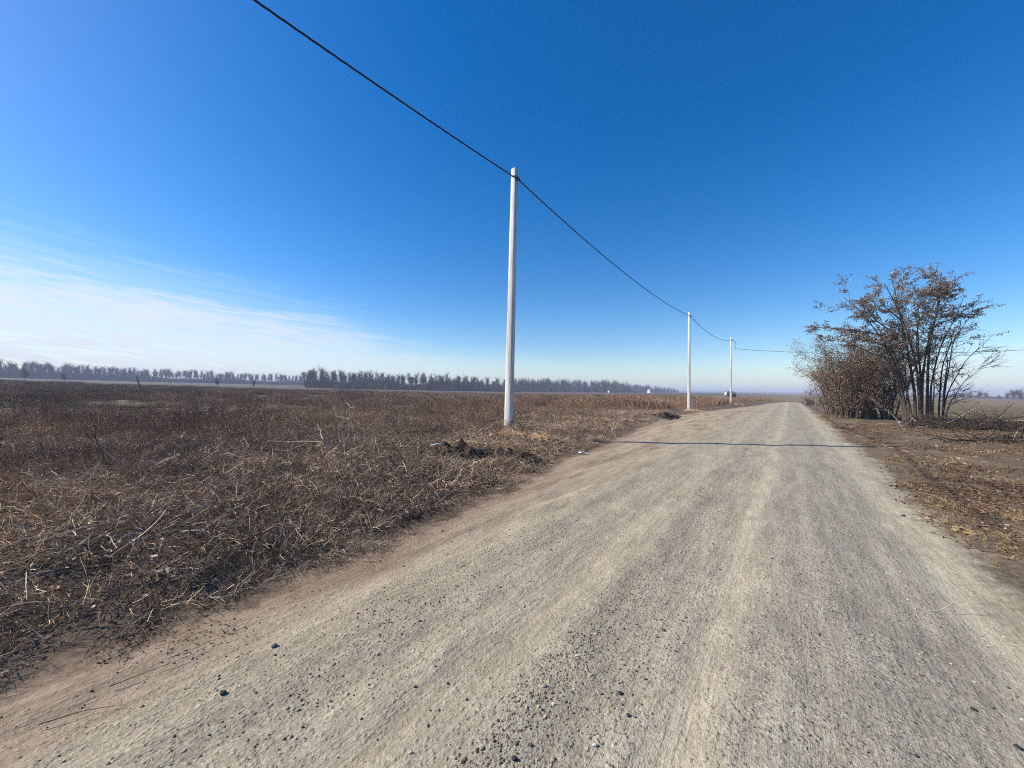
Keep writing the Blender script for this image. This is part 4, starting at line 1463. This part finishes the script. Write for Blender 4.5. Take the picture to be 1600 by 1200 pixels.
litter('white plastic scrap on the verge right of the nearest pole', 911, 711, 0.13, 1)
litter('greyish crumpled scrap below the black dug earth', 716, 727, 0.14, 2)
litter('crumpled white scrap on top of the black dug earth', 668, 699, 0.12, 8)
litter('small white scrap left of the black dug earth', 655, 703, 0.09, 9)
litter('white scrap nearest the road on the right verge', 1463, 699, 0.05, 3)
litter('white scrap just left of the acacia foot', 1406, 661, 0.09, 4)
litter('small white scrap beside the right road edge', 1331, 669, 0.08, 5)
litter('long white scrap at the far right road edge', 1275, 634, 0.4, 6)
litter('white scrap farthest along the right road edge', 1262, 630, 0.4, 7)

# ------------------------------------------------------------------ far: shelterbelts, houses, haze


def belt_tree_proto(seed, H, kind):
    """bare shelterbelt tree: trunk and crown as two meshes"""
    r = np.random.default_rng(seed)
    tr, cr = [], []
    pts, rr = limb(r, (0, 0, -0.5), (0, 0, 1), H * (0.72 if kind == 0 else 0.5), 0.16, 0.08, 8, 0.05)
    tr.append((pts, rr, 6))
    nb = 40 if kind == 0 else 60
    for b in range(nb):
        f = r.uniform(0.42, 1.0) if kind == 0 else r.uniform(0.25, 1.0)
        q, dd, rb = offshoot(r, pts, rr, f, r.uniform(0.3, 0.75) if kind == 0 else r.uniform(0.4, 1.0))
        L = H * (r.uniform(0.14, 0.32) if kind == 0 else r.uniform(0.2, 0.42))
        bp, br = limb(r, q, dd + np.array((0, 0, 0.5)), L, 0.065, 0.035, 4, 0.12, 0.06)
        cr.append((bp, br, 3))
        for t_ in range(9):
            tq, td, _ = offshoot(r, bp, br, r.uniform(0.25, 1.0), r.uniform(0.3, 0.9))
            tp, trr = limb(r, tq, td + np.array((0, 0, 0.25)), H * r.uniform(0.05, 0.13), 0.038, 0.025, 2, 0.15)
            cr.append((tp, trr, 3))
    return (mesh_np('trunk', *tubes(tr), None, M_BARK2), mesh_np('crown', *tubes(cr), None, M_BARK2))


protos = [belt_tree_proto(60 + i, 15.0, 0) for i in range(6)]
rounds = [belt_tree_proto(80 + i, 12.0, 1) for i in range(5)]


def far_tree(name, label, group, px, py_base, Y, scale, meshes, r):
    c = at(px, py_base, Y)
    root = empty(name, (c[0], c[1], gz(c[0], c[1]) - 0.3), r.uniform(0, 6.3))
    wd = r.uniform(0.95, 1.4)
    root.scale = (scale * wd, scale * wd * r.uniform(0.85, 1.15), scale)
    obj('trunk', meshes[0], root)
    obj('crown', meshes[1], root)
    return tag(root, label, 'tree', group)


r = np.random.default_rng(71)
for i in range(140):
    px = -14 + i * 3.6 + r.uniform(-2, 2)
    Yd = np.interp(px, [0, 480], [330, 500]) + r.uniform(-14, 14)
    far_tree('shelterbelt_tree', 'tall bare tree in the hazy blue shelterbelt at the left skyline', 'trees of the left shelterbelt', px, 590, Yd,
             np.interp(px, [0, 480], [1.08, 1.0]) * r.uniform(0.82, 1.1), protos[r.integers(0, 6)], r)
for i in range(100):
    px = 478 + i * 3.3 + r.uniform(-2, 2)
    Yd = np.interp(px, [480, 700, 800], [265, 300, 380]) + r.uniform(-10, 10)
    far_tree('shelterbelt_tree', 'bare tree in the darker nearer shelterbelt left of the nearest pole', 'trees of the middle shelterbelt', px, 606, Yd,
             np.interp(px, [480, 800], [0.94, 0.88]) * r.uniform(0.76, 1.12), protos[r.integers(0, 6)], r)
for i in range(59):
    px = 806 + i * 4.25 + r.uniform(-2, 2)
    Yd = np.interp(px, [806, 980, 1055], [420, 520, 780]) + r.uniform(-15, 15)
    if abs(px - 922) < 3:
        continue
    far_tree('woodland_tree', 'round-crowned bare tree in the wood between the first two poles', 'trees of the far wood', px, 609, Yd,
             np.interp(px, [806, 960, 1055], [1.6, 1.7, 1.0]) * r.uniform(0.85, 1.08), rounds[r.integers(0, 5)], r)
for px, sc_, Yd in ((1505, 0.7, 300), (1516, 0.6, 300), (1530, 0.9, 300), (1541, 0.8, 305), (1560, 0.55, 300), (1572, 0.7, 240), (1584, 0.9, 235), (1595, 1.0, 232), (1607, 1.0, 230), (1618, 1.0, 228)):
    far_tree('woodland_tree', 'bushy tree on the skyline at the right picture edge', 'trees on the right skyline', px, 622, Yd, sc_ * 0.8, rounds[r.integers(0, 5)], r)
for px, Yd, sc_, lb in ((38, 190, 0.66, 'large rounded bare bush before the left shelterbelt'), (100, 195, 0.5, 'smaller rounded bush right of the large one at the left'),
                        (215, 190, 0.32, 'low bush near the lone dark stem in the left field'), (340, 180, 0.45, 'wide low bush before the shelterbelt right of the lone stem'),
                        (396, 185, 0.42, 'rounded low bush just left of the middle shelterbelt')):
    far_tree('field_bush', lb, 'bushes before the left shelterbelt', px, 598, Yd, sc_, rounds[r.integers(0, 5)], r)


def thicket(name, label, line, h, n, seed, wd=10):
    """undergrowth below a belt, one mass of short upright scraps"""
    r = np.random.default_rng(seed)
    px = r.uniform(line[0][0], line[-1][0], n)
    Yd = np.interp(px, [a[0] for a in line], [a[1] for a in line]) + r.normal(0, wd, n)
    c = np.array([at(p, 605, y)[:2] for p, y in zip(px, Yd)])
    z = terrain(c[:, 0], c[:, 1])
    roots = np.stack((c[:, 0], c[:, 1], z - 0.2), 1)
    L = h * r.uniform(0.35, 1.0, n) * (0.75 + 0.5 * fbm(c[:, 0], c[:, 1], 25, 2, seed))
    v, q, cl = strips(r, roots, r.uniform(0, 6.3, n), r.normal(1.3, 0.25, n), L, r.uniform(0.06, 0.20, n), r.normal(0.1, 0.3, n), 0.1, 2,
                      pick(r, n, [(0.05, 0.042, 0.036), (0.075, 0.06, 0.05), (0.10, 0.085, 0.07)], [1, 1, 1]), 0.6)
    return tag(obj(name, mesh_np(name, v, q, None, M_LEAF, cl)), label, kind='stuff')


thicket('undergrowth', 'hazy undergrowth under the left shelterbelt', [(-20, 330), (490, 505)], 10.5, 34000, 81)
thicket('undergrowth', 'dark undergrowth under the middle shelterbelt', [(478, 265), (700, 300), (810, 385)], 10.0, 30000, 82)
thicket('undergrowth', 'undergrowth under the far wood', [(806, 420), (980, 520), (1060, 790)], 11.0, 16000, 83)
thicket('far_woods', 'thin blue line of woods along the far horizon', [(1040, 1500), (1300, 1500)], 13.0, 9000, 84, 60)
thicket('far_woods', 'low hazy woods on the right horizon', [(1280, 600), (1470, 420), (1640, 330)], 6.0, 7000, 85, 12)


def house(label, px, py, Y, w, dpt, hw, hr):
    c = at(px, py, Y)
    root = empty('white_house', (c[0], c[1], gz(c[0], c[1]) - 0.1), 0.5)
    a, b = w / 2, dpt / 2
    v = [(-a, -b, 0), (a, -b, 0), (a, b, 0), (-a, b, 0), (-a, -b, hw), (a, -b, hw), (a, b, hw), (-a, b, hw), (-a, 0, hw + hr), (a, 0, hw + hr)]
    obj('wall', mesh_np('wall', v, [(0, 1, 5, 4), (1, 2, 6, 5), (2, 3, 7, 6), (3, 0, 4, 7)], [(4, 7, 8), (5, 9, 6)], M_WHITE), root)
    e = 0.3; hh = hr * (a + 0) / a
    v = []
    for z in (0.03, 0.18):
        v += [(-a - e, -b - e, hw - hr * e / b + z), (a + e, -b - e, hw - hr * e / b + z), (a + e, 0, hw + hr + z), (-a - e, 0, hw + hr + z), (a + e, b + e, hw - hr * e / b + z), (-a - e, b + e, hw - hr * e / b + z)]
    obj('roof', mesh_np('roof', v, [(0, 1, 2, 3), (3, 2, 4, 5), (6, 9, 8, 7), (9, 11, 10, 8), (0, 6, 7, 1), (4, 10, 11, 5), (1, 7, 8, 2), (2, 8, 10, 4), (5, 11, 9, 3), (3, 9, 6, 0)], None, M_ROOF), root)
    for k in (-0.25, 0.25):
        x = k * w
        v = [(x - 0.5, -b - 0.02, 1.0), (x + 0.5, -b - 0.02, 1.0), (x + 0.5, -b - 0.02, 2.2), (x - 0.5, -b - 0.02, 2.2), (x - 0.5, -b + 0.05, 1.0), (x + 0.5, -b + 0.05, 1.0), (x + 0.5, -b + 0.05, 2.2), (x - 0.5, -b + 0.05, 2.2)]
        obj('window', mesh_np('window', v, [(0, 1, 2, 3), (0, 4, 5, 1), (3, 2, 6, 7), (1, 5, 6, 2), (0, 3, 7, 4)], None, M_DARK), root)
    return tag(root, label, 'house', 'small white houses far off')


house('white house in front of the wood, left of the middle pole', 1016, 612, 420, 4.4, 4.0, 3.0, 1.6)
house('tiny white house left of the other, before the wood', 952, 611, 470, 2.6, 2.4, 2.2, 0.8)
house('white house peeping out left of the farthest pole', 1136, 615, 300, 2.6, 2.4, 2.0, 0.7)
shrub('field_bush', 'dark bush behind the foot of the farthest pole', 1144, 621, 2.4, 3.0, 14, 1800, PAL_BROWN, [60, 30, 8, 2], 44, 0.2, depth=110)


def build_haze():
    m = bpy.data.materials.new('haze_air')
    m.use_nodes = True
    n, l = m.node_tree.nodes, m.node_tree.links
    n.clear()
    out = n.new('ShaderNodeOutputMaterial')
    pv = n.new('ShaderNodeVolumePrincipled')
    pv.inputs['Color'].default_value = (0.56, 0.65, 0.86, 1)
    pv.inputs['Density'].default_value = 0.0006
    pv.inputs['Anisotropy'].default_value = 0.0
    l.new(pv.outputs[0], out.inputs['Volume'])
    a, z0, z1 = 3100.0, -12.0, 30.0
    v = [(x, y, z) for z in (z0, z1) for x, y in ((-a, -a), (a, -a), (a, a), (-a, a))]
    q = [(3, 2, 1, 0), (4, 5, 6, 7), (0, 1, 5, 4), (1, 2, 6, 5), (2, 3, 7, 6), (3, 0, 4, 7)]
    return tag(obj('haze', mesh_np('haze', v, q, None, m)), kind='stuff')


build_haze()
